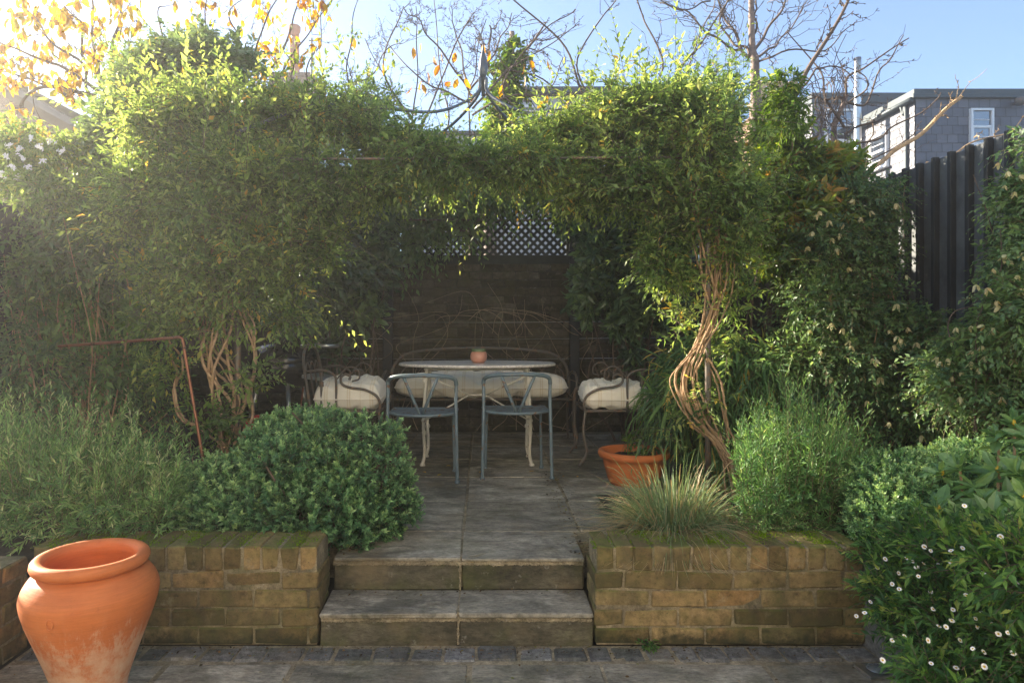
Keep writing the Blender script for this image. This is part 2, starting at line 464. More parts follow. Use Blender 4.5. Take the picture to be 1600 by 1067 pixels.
def terramat(name, chalk):
    m, nt, b = newmat(name)
    co = coords(nt)
    s = nd(nt, 'ShaderNodeSeparateXYZ'); nt.links.new(co, s.inputs[0])
    base = ramp(nt, noise(nt, 6, 5, .6, co), [(.3, (.48, .125, .032)), (.7, (.6, .18, .05))])
    base = mix(nt, .35, base, ramp(nt, noise(nt, 14, 5, .7, coords(nt, (.6, .6, 9))), [(.3, .6), (.7, 1.2)]), 'MULTIPLY')
    if chalk:
        # salts bloomed out of the lower half of the jar, in drips
        dr = noise(nt, 34, 7, .8, coords(nt, (1, 1, .1)))
        hz = mth(nt, 'ADD', s.outputs[2], mth(nt, 'MULTIPLY', mth(nt, 'SUBTRACT', dr, .5), .55))
        f = mth(nt, 'MULTIPLY', ramp(nt, hz, [(.04, .9), (.2, .65), (.25, .35), (.275, .05), (.34, 0.)]), ramp(nt, noise(nt, 13, 8, .82, co), [(.36, .1), (.5, .75), (.62, 1.)]))
        base = mix(nt, f, base, (.62, .45, .31))
        base = mix(nt, mth(nt, 'MULTIPLY', ramp(nt, noise(nt, 30, 4, .7, co), [(.62, 0.), (.7, 1.)]), .25), base, (.3, .08, .03))
    nt.links.new(base, b.inputs['Base Color']); b.inputs['Roughness'].default_value = .62; b.inputs['Specular IOR Level'].default_value = .35
    bump(nt, b, mth(nt, 'ADD', noise(nt, 10, 4, .6, coords(nt, (.3, .3, 7))), mth(nt, 'MULTIPLY', noise(nt, 80, 4, .7, co), .5)), .25, .006)
    return m
M_TERRA = terramat('terracotta', False)
M_URN = terramat('weathered terracotta', True)

def rustmat(name, paint, rust, amt, rough=.5, metal=0.):
    m, nt, b = newmat(name); co = coords(nt)
    f = ramp(nt, noise(nt, 22, 6, .72, co), [(amt, 0.), (amt + .07, 1.)])
    p = mix(nt, .5, paint, ramp(nt, noise(nt, 9, 4, vec=co), [(.3, .6), (.7, 1.3)]), 'MULTIPLY')
    nt.links.new(mix(nt, f, p, rust), b.inputs['Base Color'])
    nt.links.new(ramp(nt, f, [(0., rough), (1., .9)]), b.inputs['Roughness']); b.inputs['Metallic'].default_value = metal
    bump(nt, b, f, -.3, .001)
    return m
M_BLUE = rustmat('grey blue enamel', (.125, .175, .2), (.2, .1, .05), .565, .42)
M_IRON = rustmat('black iron', (.11, .095, .078), (.2, .12, .075), .52, .45)
M_WHITEIRON = rustmat('flaking white iron', (.62, .58, .48), (.2, .07, .03), .6, .6)
M_GALV = plain('grey painted steel', (.10, .115, .135), .4, .3, .2, 14)
M_STEEL = plain('brushed steel', (.55, .55, .54), .3, .95, .1, 20)
M_SHELF = plain('grey plastic shelf', (.3, .31, .3), .55)
M_BBQ = plain('black enamel', (.012, .012, .013), .14, 0, .1)
M_COPPER = rustmat('weathered copper', (.22, .09, .05), (.1, .07, .045), .55, .45, .7)
M_RED = plain('red plastic', (.5, .03, .018), .45)
M_SOIL = plain('soil', (.028, .019, .012), .95, 0, .5, 18, .8)
def cushionmat():
    m, nt, b = newmat('striped cotton'); co = coords(nt)
    s = nd(nt, 'ShaderNodeSeparateXYZ'); nt.links.new(co, s.inputs[0])
    x = mth(nt, 'FRACT', mth(nt, 'MULTIPLY', mth(nt, 'ADD', s.outputs[0], 10), 6.2))
    st = ramp(nt, x, [(0., 0.), (.04, 1.), (.1, 0.), (.14, 1.), (.2, 0.), (.3, 0.), (.62, .7), (.66, 0.)], 'CONSTANT')
    c = mix(nt, mth(nt, 'MULTIPLY', st, .45), (.9, .83, .7), (.68, .54, .33))
    c = mix(nt, .4, c, ramp(nt, noise(nt, 9, 5, .6, co), [(.3, .72), (.65, 1.05)]), 'MULTIPLY')
    nt.links.new(c, b.inputs['Base Color']); b.inputs['Roughness'].default_value = .95; b.inputs['Specular IOR Level'].default_value = .1
    b.inputs['Sheen Weight'].default_value = .2
    bump(nt, b, noise(nt, 500, 2, vec=co), .15, .001)
    return m
M_CUSH = cushionmat()
def marblemat():
    m, nt, b = newmat('white marble'); co = coords(nt)
    v = ramp(nt, noise(nt, 7, 8, .65, co, 2.2), [(.42, 1.), (.5, .55), (.56, 1.)])
    nt.links.new(mix(nt, .7, (.7, .66, .62), v, 'MULTIPLY'), b.inputs['Base Color']); b.inputs['Roughness'].default_value = .35
    return m
M_MARBLE = marblemat()
M_PINKPOT = plain('pink glazed clay', (.5, .24, .17), .4)
M_GREENGLAZE = plain('green glaze', (.12, .17, .08), .25)
M_FENCE = plain('slate blue stained fence', (.11, .12, .125), .7, 0, .35, 7, .5)
M_DARKFENCE = plain('dark stained fence', (.028, .03, .03), .75, 0, .35, 7, .5)
M_LATTICE = plain('dark green trellis paint', (.03, .038, .03), .7, 0, .3, 10)
M_SLATE = None
def slatemat(name, lo, hi):
    m, nt, b = newmat(name); co = coords(nt)
    c = ramp(nt, attr(nt), [(0., lo), (1., hi)])
    c = mix(nt, .5, c, ramp(nt, noise(nt, 3, 6, .7, co), [(.3, .7), (.7, 1.2)]), 'MULTIPLY')
    nt.links.new(c, b.inputs['Base Color']); b.inputs['Roughness'].default_value = .6
    bump(nt, b, noise(nt, 30, 4, vec=co), .2, .004)
    return m
M_SLATE = slatemat('hung slate', (.10, .105, .128), (.155, .155, .178))
M_ROOFSLATE = slatemat('roof slate', (.1, .085, .08), (.17, .15, .14))
M_LEAD = plain('dark lead flashing', (.05, .065, .07), .5, .2)
M_UPVC = plain('white window paint', (.78, .78, .78), .35, 0, .03)
M_PALEWALL = plain('pale grey render', (.42, .43, .45), .8, 0, .08, 2)
M_CREAM = plain('buff chimney clay', (.55, .38, .2), .8)
M_REDPOT = plain('red chimney clay', (.42, .13, .055), .8, 0, .2, 6)
M_HBRICK = brickmat('house brick', [(0., (.2, .12, .08)), (1., (.34, .22, .15))], .05, .3)
def glassmat(name, tint):
    m, nt, b = newmat(name)
    b.inputs['Base Color'].default_value = (*tint, 1); b.inputs['Roughness'].default_value = .04; b.inputs['Specular IOR Level'].default_value = 1.
    b.inputs['IOR'].default_value = 1.9
    return m
M_GLASS = glassmat('window glass', (.03, .04, .055))
M_LENS = glassmat('lamp glass', (.12, .14, .15))

# ================================================================== GROUND, PATIO, STEPS
mb = MB(); grid(mb, lambda u, v: np.stack([(u - .5) * 400, (v - .25) * 400, np.full_like(u, -.06)], -1), 2, 2); struct(mb, 'ground', M_SOIL)

TZ = .276                                                     # terrace level
mb = MB(); cbox(mb, -1.84, 1.56, -3.58, 2.83, -.05, -.0045, .002); struct(mb, 'patio_mortar', M_MORTAR)
mb = MB()
y = 2.672; rows = [(2.672, 2.17), (2.165, 1.6), (1.59, 1.0), (.99, .4), (.39, -.3), (-.31, -1.0), (-1.01, -1.7), (-1.71, -2.4), (-2.41, -3.0), (-3.01, -3.58)]
cutsets = [[-1.84, -1.22, -.73, -.055, .455, 1.08, 1.56], [-1.84, -1.5, -.8, -.2, .7, 1.2, 1.56], [-1.84, -1.0, -.4, .3, .9, 1.56]]
for i, (ya, yb) in enumerate(rows):
    cs = cutsets[i % 3]
    for xa, xb in zip(cs[:-1], cs[1:]):
        cbox(mb, xa + .006, xb - .006, yb + .006, ya - .004, -.04, rng.uniform(-.002, .003), .007, rng.uniform(), jit=.0015)
struct(mb, 'patio', M_FLAG)
mb = MB(); x = -1.83
while x < 1.55:
    w = rng.uniform(.085, .165); w = min(w, 1.555 - x)
    cbox(mb, x + .003, x + w - .004, 2.69 + rng.uniform(-.004, .008), 2.806 + rng.uniform(-.008, .004), -.04, rng.uniform(-.002, .005), .009, rng.uniform(), jit=.0022)
    x += w
struct(mb, 'sett_strip', M_SETT)

SL, SR = -.668, .455                                          # between the two bed walls
mb = MB()
JX = -.103
for z0, z1, yy, xs in ((-.02, .105, 2.826, (-.672, JX, .452)), (.13, .252, 3.064, (-.664, JX + .006, .45))):
    for xa, xb in zip(xs[:-1], xs[1:]):
        cbox(mb, xa + .004, xb - .004, yy, yy + .06, z0, z1, .006, rng.uniform(), jit=.002)
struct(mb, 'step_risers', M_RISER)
mb = MB()
cbox(mb, SL + .004, SR - .004, 2.838, 3.062, .02, .1293, .002); cbox(mb, SL + .004, SR - .006, 3.08, 3.298, .14, .2725, .002)
for zz, yy in ((.110, 2.829), (.257, 3.067)):                # rough mortar left under each tread
    for q in range(3):
        xs_ = np.linspace(SL + .006, SR - .012, 240); nn_ = len(xs_)
        sm = np.convolve(rng.normal(0, 1, nn_ + 8), np.ones(9) / 3, 'valid')
        tubes(mb, np.stack([xs_, yy - .002 * q + .0016 * sm, zz - .0045 * q + .0016 * rng.normal(0, 1, nn_)], -1)[None], (.0055 + .0014 * np.abs(sm) + rng.uniform(-.001, .001, nn_))[None], 6)
for yy, z0, z1 in ((2.822, 0, .128), (3.06, .13, .27)):       # and up the middle joint
    for zz in np.arange(z0, z1, .012):
        cbox(mb, JX - .004, JX + .005, yy - rng.uniform(-.004, .003), yy + .03, zz, zz + .014, .002, rng.uniform(), jit=.0015)
struct(mb, 'step_mortar', M_MORTAR)
mb = MB()
for xa, xb in ((-.672, JX), (JX, .452)):
    cbox(mb, xa + .004, xb - .004, 2.812, 3.062, .1145, .1325, .005, rng.uniform(), jit=.0015)
struct(mb, 'step_treads', M_FLAG)
mb = MB(); cbox(mb, -1.75, 1.45, 3.3, 6.62, .1, .2725, .002); struct(mb, 'terrace_mortar', M_MORTAR)
mb = MB()
ys = [3.048, 3.446, 4.03, 4.66, 5.28, 5.85, 6.5]
for i, (ya, yb) in enumerate(zip(ys[:-1], ys[1:])):
    cs = [-.664, JX + .004, .484] if i < 2 else [-1.74, -1.15, -.62, JX + .004, .49, .95, 1.44]
    if i == 1: cs = [-1.2] + cs + [.66]
    if i == 0: cs = cs
    for xa, xb in zip(cs[:-1], cs[1:]):
        xb2 = min(xb, .452) if i == 0 else xb
        cbox(mb, xa + .005, xb2 - .005, ya + .005, yb - .005, .235 if i else .262, TZ + rng.uniform(-.002, .002), .006, rng.uniform(), jit=.0015)
for ya, yb in ((3.25, 3.5), (3.51, 3.75), (3.76, 4.02)):
    cbox(mb, .665, .80, ya, yb, .23, TZ - .002, .006, rng.uniform(), jit=.002)
struct(mb, 'terrace', M_FLAG)

# soil of the raised beds
def soil(name, x0, x1, y0, y1, z, amp=.03):
    mb = MB()
    ph = rng.uniform(0, 6, 6)
    def f(u, v):
        X = x0 + (x1 - x0) * u; Y = y0 + (y1 - y0) * v
        e = np.minimum(np.minimum(u, 1 - u) * 8, 1) * np.minimum(np.minimum(v, 1 - v) * 8, 1)
        Z = z + e * amp * (1 + np.sin(X * 5 + ph[0]) * .5 + np.sin(Y * 6 + ph[1]) * .5 + rng.normal(0, .25, u.shape))
        return np.stack([X, Y, Z], -1)
    grid(mb, f, 50, 50); struct(mb, name, M_SOIL, True)
soil('bed_soil_left', -4.2, -.69, 3.03, 4.05, .31)
soil('bed_soil_back_left', -4.2, -1.74, 4.02, 6.62, .27)
soil('bed_soil_right', .66, 4.2, 3.03, 4.05, .31)
soil('bed_soil_back_right', 1.44, 4.2, 4.02, 6.62, .27)
soil('bed_soil_front_right', 1.66, 4.2, -1, 3.05, .33)
soil('bed_soil_front_left', -4.2, -2.03, -1, 3.05, .33)

# ================================================================== BRICK WALLS
def brick_run(bk, mo, p0, ang, length, z0, courses, thick=.215, soldier=True, ch=.0755, off0=0., endface=True, tone=(0., 1.)):
    """courses of bricks along +X of a local frame, face at local y=0, body behind"""
    R = rotz(ang)
    def put(x0, x1, y0, y1, za, zb, **k):
        c = np.array([(x0 + x1) / 2, (y0 + y1) / 2, (za + zb) / 2])
        cbox(bk, x0, x1, y0, y1, za, zb, .005, rng.uniform(*tone), jit=.003, M=R @ rotz(rng.normal(0, .003)), c=R @ c + np.asarray(p0))
    for k in range(courses):
        z = z0 + k * ch
        x = -(.1125 if k % 2 else 0.) - off0
        while x < length:
            xa, xb = max(x, 0) + (0 if x <= 0 else .005), min(x + .225, length) - (0 if x + .225 >= length else .004)
            if xb - xa > .03:
                put(xa, xb, rng.uniform(-.002, .002), thick, z + .004, z + ch - .0045)
            x += .225
    zt = z0 + courses * ch
    if soldier:
        x = 0.
        n = int(round(length / .0765)); w = length / n
        for i in range(n):
            put(i * w + .005, (i + 1) * w - .005, rng.uniform(-.003, .002), thick + .002, zt + .004, zt + .1 + rng.uniform(-.002, .002))
        top = zt + .094
    else: top = zt - .004
    c = np.array([length / 2, thick / 2, (z0 + top) / 2])
    cbox(mo, .006, length - .006, (.005), thick - .006, z0, top, .002, M=R, c=R @ c + np.asarray(p0))
def moss_on(mo, x0, x1, y0, y1, z, n, s=.012, ang=0., p0=(0, 0, 0)):
    k = max(6, n // 50)
    cc = np.stack([rng.uniform(x0, x1, k), rng.uniform(y0, y1, k)], 1)
    i = rng.integers(0, k, n); q = cc[i] + rng.normal(0, .022, (n, 2)) * np.array([.8, 1.4])
    q[:, 0] = np.clip(q[:, 0], x0, x1); q[:, 1] = np.clip(q[:, 1], y0, y1)
    pos = np.column_stack([q, np.full(n, z)])
    d = rng.normal(size=(n, 3)) * .7 + np.array([0, 0, .55])
    leaves(mo, (pos @ rotz(ang).T) + np.asarray(p0), d, rng.normal(size=(n, 3)), rng.uniform(.5, 1.2, n) * s * .6, rng.uniform(.5, 1.2, n) * s * .45, NEEDLE, rng.uniform(0, 1, n))

WZ = .0755 * 4
t = thing('brick_wall', 'mossy yellow brick bed wall left of the steps behind the tall terracotta jar', 'wall', (-1.26, 2.93, 0))
bk, mo, ms = MB(), MB(), MB()
brick_run(bk, mo, (-1.84, 2.82, 0), 0, 1.166, 0, 4)
moss_on(ms, -1.8, -.7, 2.83, 3.03, .402, 2600)
for w in range(15):
    moss_on(ms, -1.84 + .0765 * w - .006, -1.84 + .0765 * w + .006, 2.815, 3.03, .398, 60)
part(bk, 'bricks', M_BRICK, t); part(mo, 'mortar', M_WALLMORTAR, t); part(ms, 'moss', M_MOSS, t)
t = thing('brick_wall', 'shaded yellow brick bed wall right of the steps with a mossy coping', 'wall', (1.0, 2.93, 0))
bk, mo, ms = MB(), MB(), MB()
brick_run(bk, mo, (.457, 2.82, 0), 0, 1.1, 0, 4)
moss_on(ms, .5, 1.5, 2.86, 3.03, .402, 2600)
for w in range(15):
    moss_on(ms, .457 + .0765 * w - .006, .457 + .0765 * w + .006, 2.815, 3.03, .398, 60)
part(bk, 'bricks', M_BRICK, t); part(mo, 'mortar', M_WALLMORTAR, t); part(ms, 'moss', M_MOSS, t)
t = thing('brick_wall', 'brick side wall of the patio running along behind the terracotta jar at far left', 'wall', (-1.95, .6, 0))
bk, mo = MB(), MB()
brick_run(bk, mo, (-1.842, -1.4, 0), PI / 2, 4.2, 0, 5, soldier=False)
part(bk, 'bricks', M_BRICK, t); part(mo, 'mortar', M_WALLMORTAR, t)
mb = MB(); cbox(mb, 1.56, 1.66, -1.2, 3.03, -.05, .33, .008, .4, jit=.002)
solo(mb, 'retaining_wall', M_SIDE, 'low grey rendered retaining wall half covered by the white daisies', 'wall', (1.61, .9, 0))

# back garden wall of old bricks
t = thing('brick_wall', 'old dark brick garden wall behind the marble table under the trellis', 'wall', (0, 6.8, .25))
bk, mo = MB(), MB()
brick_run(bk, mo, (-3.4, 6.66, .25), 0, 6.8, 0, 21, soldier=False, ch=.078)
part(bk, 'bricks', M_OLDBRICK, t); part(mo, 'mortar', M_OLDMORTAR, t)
WT = .25 + 21 * .078
# trellis
t = thing('trellis', 'dark diamond lattice trellis on top of the old brick wall', 'trellis', (-.02, 6.72, WT))
fr, la = MB(), MB()
X0, X1, Z0, Z1 = -.885, .845, WT + .085, WT + .70
for a, b_, c, d_ in ((X0, X1, Z0 - .08, Z0), (X0, X1, Z1, Z1 + .05)):
    cbox(fr, a, b_, 6.69, 6.74, c - (.02 if c < Z0 else 0), d_, .004)
for xx in (X0 + .02, -.02, X1 - .02):
    cbox(fr, xx - .02, xx + .02, 6.688, 6.738, Z0 + .001, Z1 - .001, .003)
Hh = Z1 - Z0
for dr, yy in ((1, 6.700), (-1, 6.712)):
    for xx in np.arange(X0 - Hh, X1 + Hh, .078):
        a = np.array([xx, Z0]); b_ = np.array([xx + dr * Hh, Z1])
        def clip(p, q):
            for lim, s in ((X0, 1), (X1, -1)):
                dp, dq = (p[0] - lim) * s, (q[0] - lim) * s
                if dp < 0 and dq < 0: return None
                if dp < 0: p = p + (q - p) * dp / (dp - dq)
                if dq < 0: q = q + (p - q) * dq / (dq - dp)
            return p, q
        r = clip(a, b_)
        if r is None: continue
        p, q = r; L = np.linalg.norm(q - p)
        if L < .03: continue
        ang = math.atan2(q[1] - p[1], q[0] - p[0]); c = (p + q) / 2
        cbox(la, -L / 2, L / 2, -.005, .005, -.014, .014, .001, M=roty(-ang), c=(c[0], yy, c[1]))
part(fr, 'frame', M_LATTICE, t); part(la, 'lattice', M_LATTICE, t)
for xx, lab in ((-.91, 'dark timber post at the left end of the lattice trellis'), (.87, 'dark timber post at the right end of the lattice trellis')):
    mb = MB(); cbox(mb, xx - .045, xx + .045, 6.575, 6.655, .25, WT + .85, .004)
    solo(mb, 'fence_post', M_DARKFENCE, lab, 'post', (xx, 6.61, .25), 'posts of the back wall')
for i, zz in enumerate((.98, 1.17, 1.33)):
    mb = MB(); bar(mb, [(-1.6, 6.6, zz), (0, 6.6, zz - .01), (1.7, 6.6, zz + .005)], .0018, 14, 4)
    solo(mb, 'training_wire', M_STEEL, 'thin ' + ('lowest', 'middle', 'topmost')[i] + ' training wire stretched along the old brick wall', 'wire', (0, 6.6, zz), 'wires on the back wall')

# fences
def board_fence(x, y0, y1, z0, ztop, name, lab, mat, face, batten=.0, board=.15):
    t = thing(name, lab, 'fence', (x, (y0 + y1) / 2, z0))
    b1 = MB(); y = y0
    while y < y1 - .02:
        w = min(board, y1 - y)
        cbox(b1, x, x + face * -.022, y + .002, y + w - .003, z0, ztop + rng.normal(0, .004), .003, rng.uniform()) if face < 0 else cbox(b1, x - .022, x, y + .002, y + w - .003, z0, ztop + rng.normal(0, .004), .003, rng.uniform())
        y += w
    part(b1, 'boards', mat, t)
    if batten:
        for yy in np.arange(y0 + .05, y1, batten):
            m2 = MB(); xa = x - .046 if face > 0 else x + .001
            cbox(m2, xa, xa + .045 - .023 if face > 0 else xa + .045, yy - .022, yy + .022, z0, ztop + .035, .003)
            part(m2, 'batten', M_DARKFENCE, t)
    return t
t = thing('slatted_fence', 'tall blue grey fence with dark upright battens right of the garden under the slate house', 'fence', (2.95, 4.8, .2))
b1 = MB()
for y in np.arange(-1.6, 6.9, .14):
    cbox(b1, 2.9, 2.925, y + .001, y + .139, .2, 2.36 + rng.normal(0, .003), .003, rng.uniform())
part(b1, 'boards', M_FENCE, t)
for y in np.arange(-1.485, 6.9, .155):
    m2 = MB(); cbox(m2, 2.862, 2.8985, y - .017, y + .017, .2, 2.368, .003); part(m2, 'batten', M_DARKFENCE, t)
t = thing('board_fence', 'dark board fence at the far left edge behind the shrubs', 'fence', (-2.85, 5.1, .2))
b1 = MB()
for y in np.arange(3.4, 6.9, .12):
    cbox(b1, -2.875, -2.85, y + .001, y + .119, .2, 2.03 + rng.normal(0, .003), .003, rng.uniform())
part(b1, 'boards', M_DARKFENCE, t)
for sx, xx0, xx1 in (('left', -2.84, -.94), ('right', .91, 2.89)):
    t = thing('board_fence', 'dark upright board fence on the back wall ' + sx + ' of the trellis behind the climbers', 'fence', ((xx0 + xx1) / 2, 6.72, WT))
    b1 = MB()
    for x in np.arange(xx0, xx1 - .05, .1):
        cbox(b1, x, x + .088, 6.73, 6.75, WT, 2.55 + rng.normal(0, .004), .002, rng.uniform())
    part(b1, 'boards', M_DARKFENCE, t)
    r1 = MB(); cbox(r1, xx0, xx1, 6.752, 6.79, WT + .1, WT + .17, .003); cbox(r1, xx0, xx1, 6.752, 6.79, 2.32, 2.39, .003); part(r1, 'rails', M_DARKFENCE, t)

# ================================================================== FURNITURE
# -------- blue metal chairs (back towards the patio)
t = thing('metal_chair', 'grey blue metal chair with a V back, left of the pair before the marble table', 'chair', (-.4, 4.62, TZ), 'blue metal chairs at the table')
bx, by, bz = BASE[t.name]
def cp(x, y, z): return (bx + x, by + y, bz + z)
W2 = .228
for s in (-1, 1):
    m = MB()                                                   # rear leg (the near one) rising into the arm
    bar(m, [cp(s * (W2 + .004), -.135, 0), cp(s * (W2 - .002), -.125, .3), cp(s * (W2 - .006), -.105, .56), cp(s * (W2 - .004), -.1, .635)], .0115, 24, 10)
    lathe(m, [(0.001, 0), (.017, 0), (.017, .014), (.012, .018)], cp(s * (W2 + .004), -.135, 0), 12)
    part(m, 'leg', M_BLUE, t, True)
for s in (-1, 1):
    m = MB()
    bar(m, [cp(s * .2, .21, 0), cp(s * .195, .2, .25), cp(s * .19, .185, .442)], .0105, 12, 10)
    lathe(m, [(0.001, 0), (.016, 0), (.016, .014), (.012, .018)], cp(s * .2, .21, 0), 12)
    part(m, 'leg', M_BLUE, t, True)
m = MB()
bar(m, [cp(-W2 + .004, -.1, .632), cp(-W2 + .012, -.115, .668), cp(-.17, -.17, .692), cp(-.07, -.215, .703), cp(.07, -.215, .703), cp(.17, -.17, .692), cp(W2 - .012, -.115, .668), cp(W2 - .004, -.1, .632)], .0135, 50, 10)
part(m, 'top_rail', M_BLUE, t, True)
m = MB()
bar(m, [cp(-.11, -.203, .695), cp(-.008, -.168, .445)], .0105, 4, 8); bar(m, [cp(.11, -.203, .695), cp(.008, -.168, .445)], .0105, 4, 8)
part(m, 'back_strut', M_BLUE, t, True)
m = MB()
def seatpt(u, v):                                              # straight front edge, rounded rear, slightly dished
    x = (u * 2 - 1)
    yb = -.175 + .14 * np.abs(x) ** 2.6
    Y = yb + (.2 - yb) * v
    Z = .447 - .012 * (1 - x ** 2) * np.sin(PI * v)
    return np.stack([bx + x * .218, by + Y, bz + Z], -1)
grid(m, seatpt, 30, 16)
grid(m, lambda u, v: seatpt(1 - u, v) - np.array([0, 0, .012]), 30, 16)
edge = np.concatenate([seatpt(np.linspace(0, 1, 30), np.zeros(30)), seatpt(np.ones(12), np.linspace(.05, 1, 12)), seatpt(np.linspace(.97, 0, 30), np.ones(30)), seatpt(np.zeros(12), np.linspace(.95, 0, 12))])
tubes(m, (edge - np.array([0, 0, .006]))[None], .0105, 8)
part(m, 'seat', M_BLUE, t, True)
copy_thing(t, (.222, 4.73, TZ), .03, 'grey blue metal chair with a V back, right of the pair before the marble table')

# -------- marble table
TB = (-.045, 5.2, TZ)
t = thing('garden_table', 'oval white marble topped table on flaking white iron legs', 'table', TB)
m = MB(); prof = [(0.001, .719), (.97, .719), (.99, .722), (1., .729), (.995, .737), (.985, .741), (.001, .741)]
lathe(m, prof, (0, 0, 0), 64)
m.v[-1] = m.v[-1] * np.array([.59, .36, 1]) + np.array(TB)
part(m, 'tabletop', M_MARBLE, t, False)
for sx, sy in ((-1, -1), (1, -1), (-1, 1), (1, 1)):
    m = MB(); X = TB[0] + sx * .385; Y = TB[1] + sy * .17
    bar(m, [(X - sx * .02, Y, TZ + .718), (X - sx * .012, Y, TZ + .6), (X + sx * .004, Y, TZ + .3), (X - sx * .004, Y, TZ + .1), (X + sx * .012, Y, TZ + .012)], .0125, 24, 8)
    for z, r in ((.33, .02), (.24, .018), (.62, .018)):
        lathe(m, [(.012, -.016), (r, -.008), (r, .008), (.012, .016)], (X, Y, TZ + z), 10)
    lathe(m, [(.001, 0), (.021, 0), (.019, .014), (.01, .024)], (X + sx * .012, Y, TZ), 10)
    part(m, 'leg', M_WHITEIRON, t, True)
m = MB()
yb = TB[1] - .17
for s in (-1, 1):
    bar(m, [(TB[0] + s * .375, yb, TZ + .66), (TB[0] + s * .06, yb + .1, TZ + .505)], .006, 4, 6)
    bar(m, [(TB[0] + s * .06, yb + .1, TZ + .505), (TB[0] + s * .38, yb, TZ + .33)], .006, 4, 6)
bar(m, [(TB[0] - .06, yb + .1, TZ + .505), (TB[0] + .06, yb + .1, TZ + .505)], .007, 4, 6)
bar(m, [(TB[0] - .385, yb, TZ + .7), (TB[0] + .385, yb, TZ + .7)], .009, 4, 6)
part(m, 'brace', M_WHITEIRON, t, True)

# small pot
pc = np.array([-.034, 5.17, TZ + .7405])
t = thing('pot', 'small round pink glazed pot with a green rim on the marble table', 'pot', pc)
m = MB(); lathe(m, [(.001, 0), (.04, 0), (.058, .02), (.064, .048), (.058, .075), (.05, .084)], pc, 32); part(m, 'body', M_PINKPOT, t, True)
m = MB(); lathe(m, [(.0502, .084), (.054, .09), (.054, .104), (.049, .106), (.046, .1), (.044, .03), (.001, .025)], pc, 32); part(m, 'rim', M_GREENGLAZE, t, True)

# -------- cushions
def cushion(name, lab, c, sx, sy, sz, tufts, ang=0., group=None, wr=.006, tilt=0.):
    c = np.asarray(c, float); m = MB(); R = rotz(ang) @ rotx(tilt)
    ph = rng.uniform(0, 6, 8)
    def surf(sgn):
        def f(u, v):
            x = u * 2 - 1; y = v * 2 - 1
            if sgn < 0: x = -x
            h = np.maximum((1 - np.abs(x) ** 5) * (1 - np.abs(y) ** 5), 0) ** .42
            z = h * sz * (1. if sgn > 0 else .75)
            dd = 0
            for tx, ty in tufts:
                r = np.hypot((x - tx) * sx, (y - ty) * sy)
                z = z - sgn * 0 - (.34 * sz * np.exp(-(r / .045) ** 2) + .16 * sz * np.exp(-(r / .1) ** 2)) * (h > .02)
            z = z + wr * h * (np.sin(x * 9 + y * 4 + ph[0]) * np.sin(y * 7 + ph[1]) + .6 * np.sin(x * 17 + ph[2] + 3 * np.sin(y * 5 + ph[3]))
                              + .5 * np.sin(y * 21 + ph[5] + 2.5 * np.sin(x * 6 + ph[4])))
            pin = 1 - .06 * (np.abs(x) ** 3) * (np.abs(y) ** 3)
            bl = 1 + .015 * np.sin(x * 6 + ph[6]) + .012 * np.sin(y * 8 + ph[7])
            p = np.stack([x * sx * pin * bl, y * sy * pin * bl, sgn * z], -1)
            return p @ R.T + c
        return f
    grid(m, surf(1), 90, 60); grid(m, surf(-1), 90, 60)
    e = np.linspace(0, 1, 40); o = np.ones(40)
    f = surf(1)
    loop = np.concatenate([f(e, 0 * o), f(o, e), f(e[::-1], o), f(0 * o, e[::-1])])
    mm = m
    tubes(mm, loop[None], .006, 6)
    return solo(mm, name, M_CUSH, lab, 'cushion', tuple(c - np.array([0, 0, sz * .75])), group, True)

# -------- bench
BC = (-.03, 6.02, TZ)
t = thing('garden_bench', 'black wrought iron bench with a hooped arched back against the old brick wall', 'bench', BC)
def bp(x, y, z): return (BC[0] + x, BC[1] + y, BC[2] + z)
m = MB()
bar(m, [bp(-.8, .2, .4), bp(-.8, .22, .55), bp(-.76, .235, .68), bp(-.62, .245, .77), bp(-.3, .25, .805), bp(0, .25, .812), bp(.3, .25, .805), bp(.62, .245, .77), bp(.76, .235, .68), bp(.8, .22, .55), bp(.8, .2, .4)], .013, 70, 8)
part(m, 'back_arch', M_IRON, t, True)
m = MB(); bar(m, [bp(-.74, .24, .66), bp(0, .245, .668), bp(.74, .24, .66)], .006, 10, 6)
k = 8
for i in range(k):
    x0 = -.72 + i * 1.44 / k; x1 = x0 + 1.44 / k + .04; xm = (x0 + x1) / 2
    bar(m, [bp(x0, .235, .5), bp(x0, .24, .56), bp(x0 + .03, .243, .62), bp(xm, .245, .655), bp(x1 - .03, .243, .62), bp(x1, .24, .56), bp(x1, .235, .5)], .0045, 24, 6)
    bar(m, [bp(x0, .235, .5), bp(x0, .22, .4)], .0045, 4, 6)
part(m, 'back_hoops', M_IRON, t, True)
m = MB()
bar(m, [bp(-.8, .2, .4), bp(.8, .2, .4)], .011, 4, 8); bar(m, [bp(-.8, -.24, .4), bp(.8, -.24, .4)], .011, 4, 8)
for x in np.linspace(-.8, .8, 9): bar(m, [bp(x, -.24, .4), bp(x, .2, .4)], .008, 4, 6)
part(m, 'seat', M_IRON, t, True)
for sx in (-1, 1):
    m = MB()
    bar(m, [bp(sx * .8, .23, .56), bp(sx * .81, .0, .62), bp(sx * .81, -.2, .6), bp(sx * .81, -.27, .55), bp(sx * .8, -.25, .4)], .01, 24, 8)
    part(m, 'armrest', M_IRON, t, True)
    for y0, y1 in ((-.24, -.29), (.2, .26)):
        m = MB(); bar(m, [bp(sx * .79, y0, .4), bp(sx * .785, y0, .2), bp(sx * .8, y1, .0)], .011, 12, 8); part(m, 'leg', M_IRON, t, True)
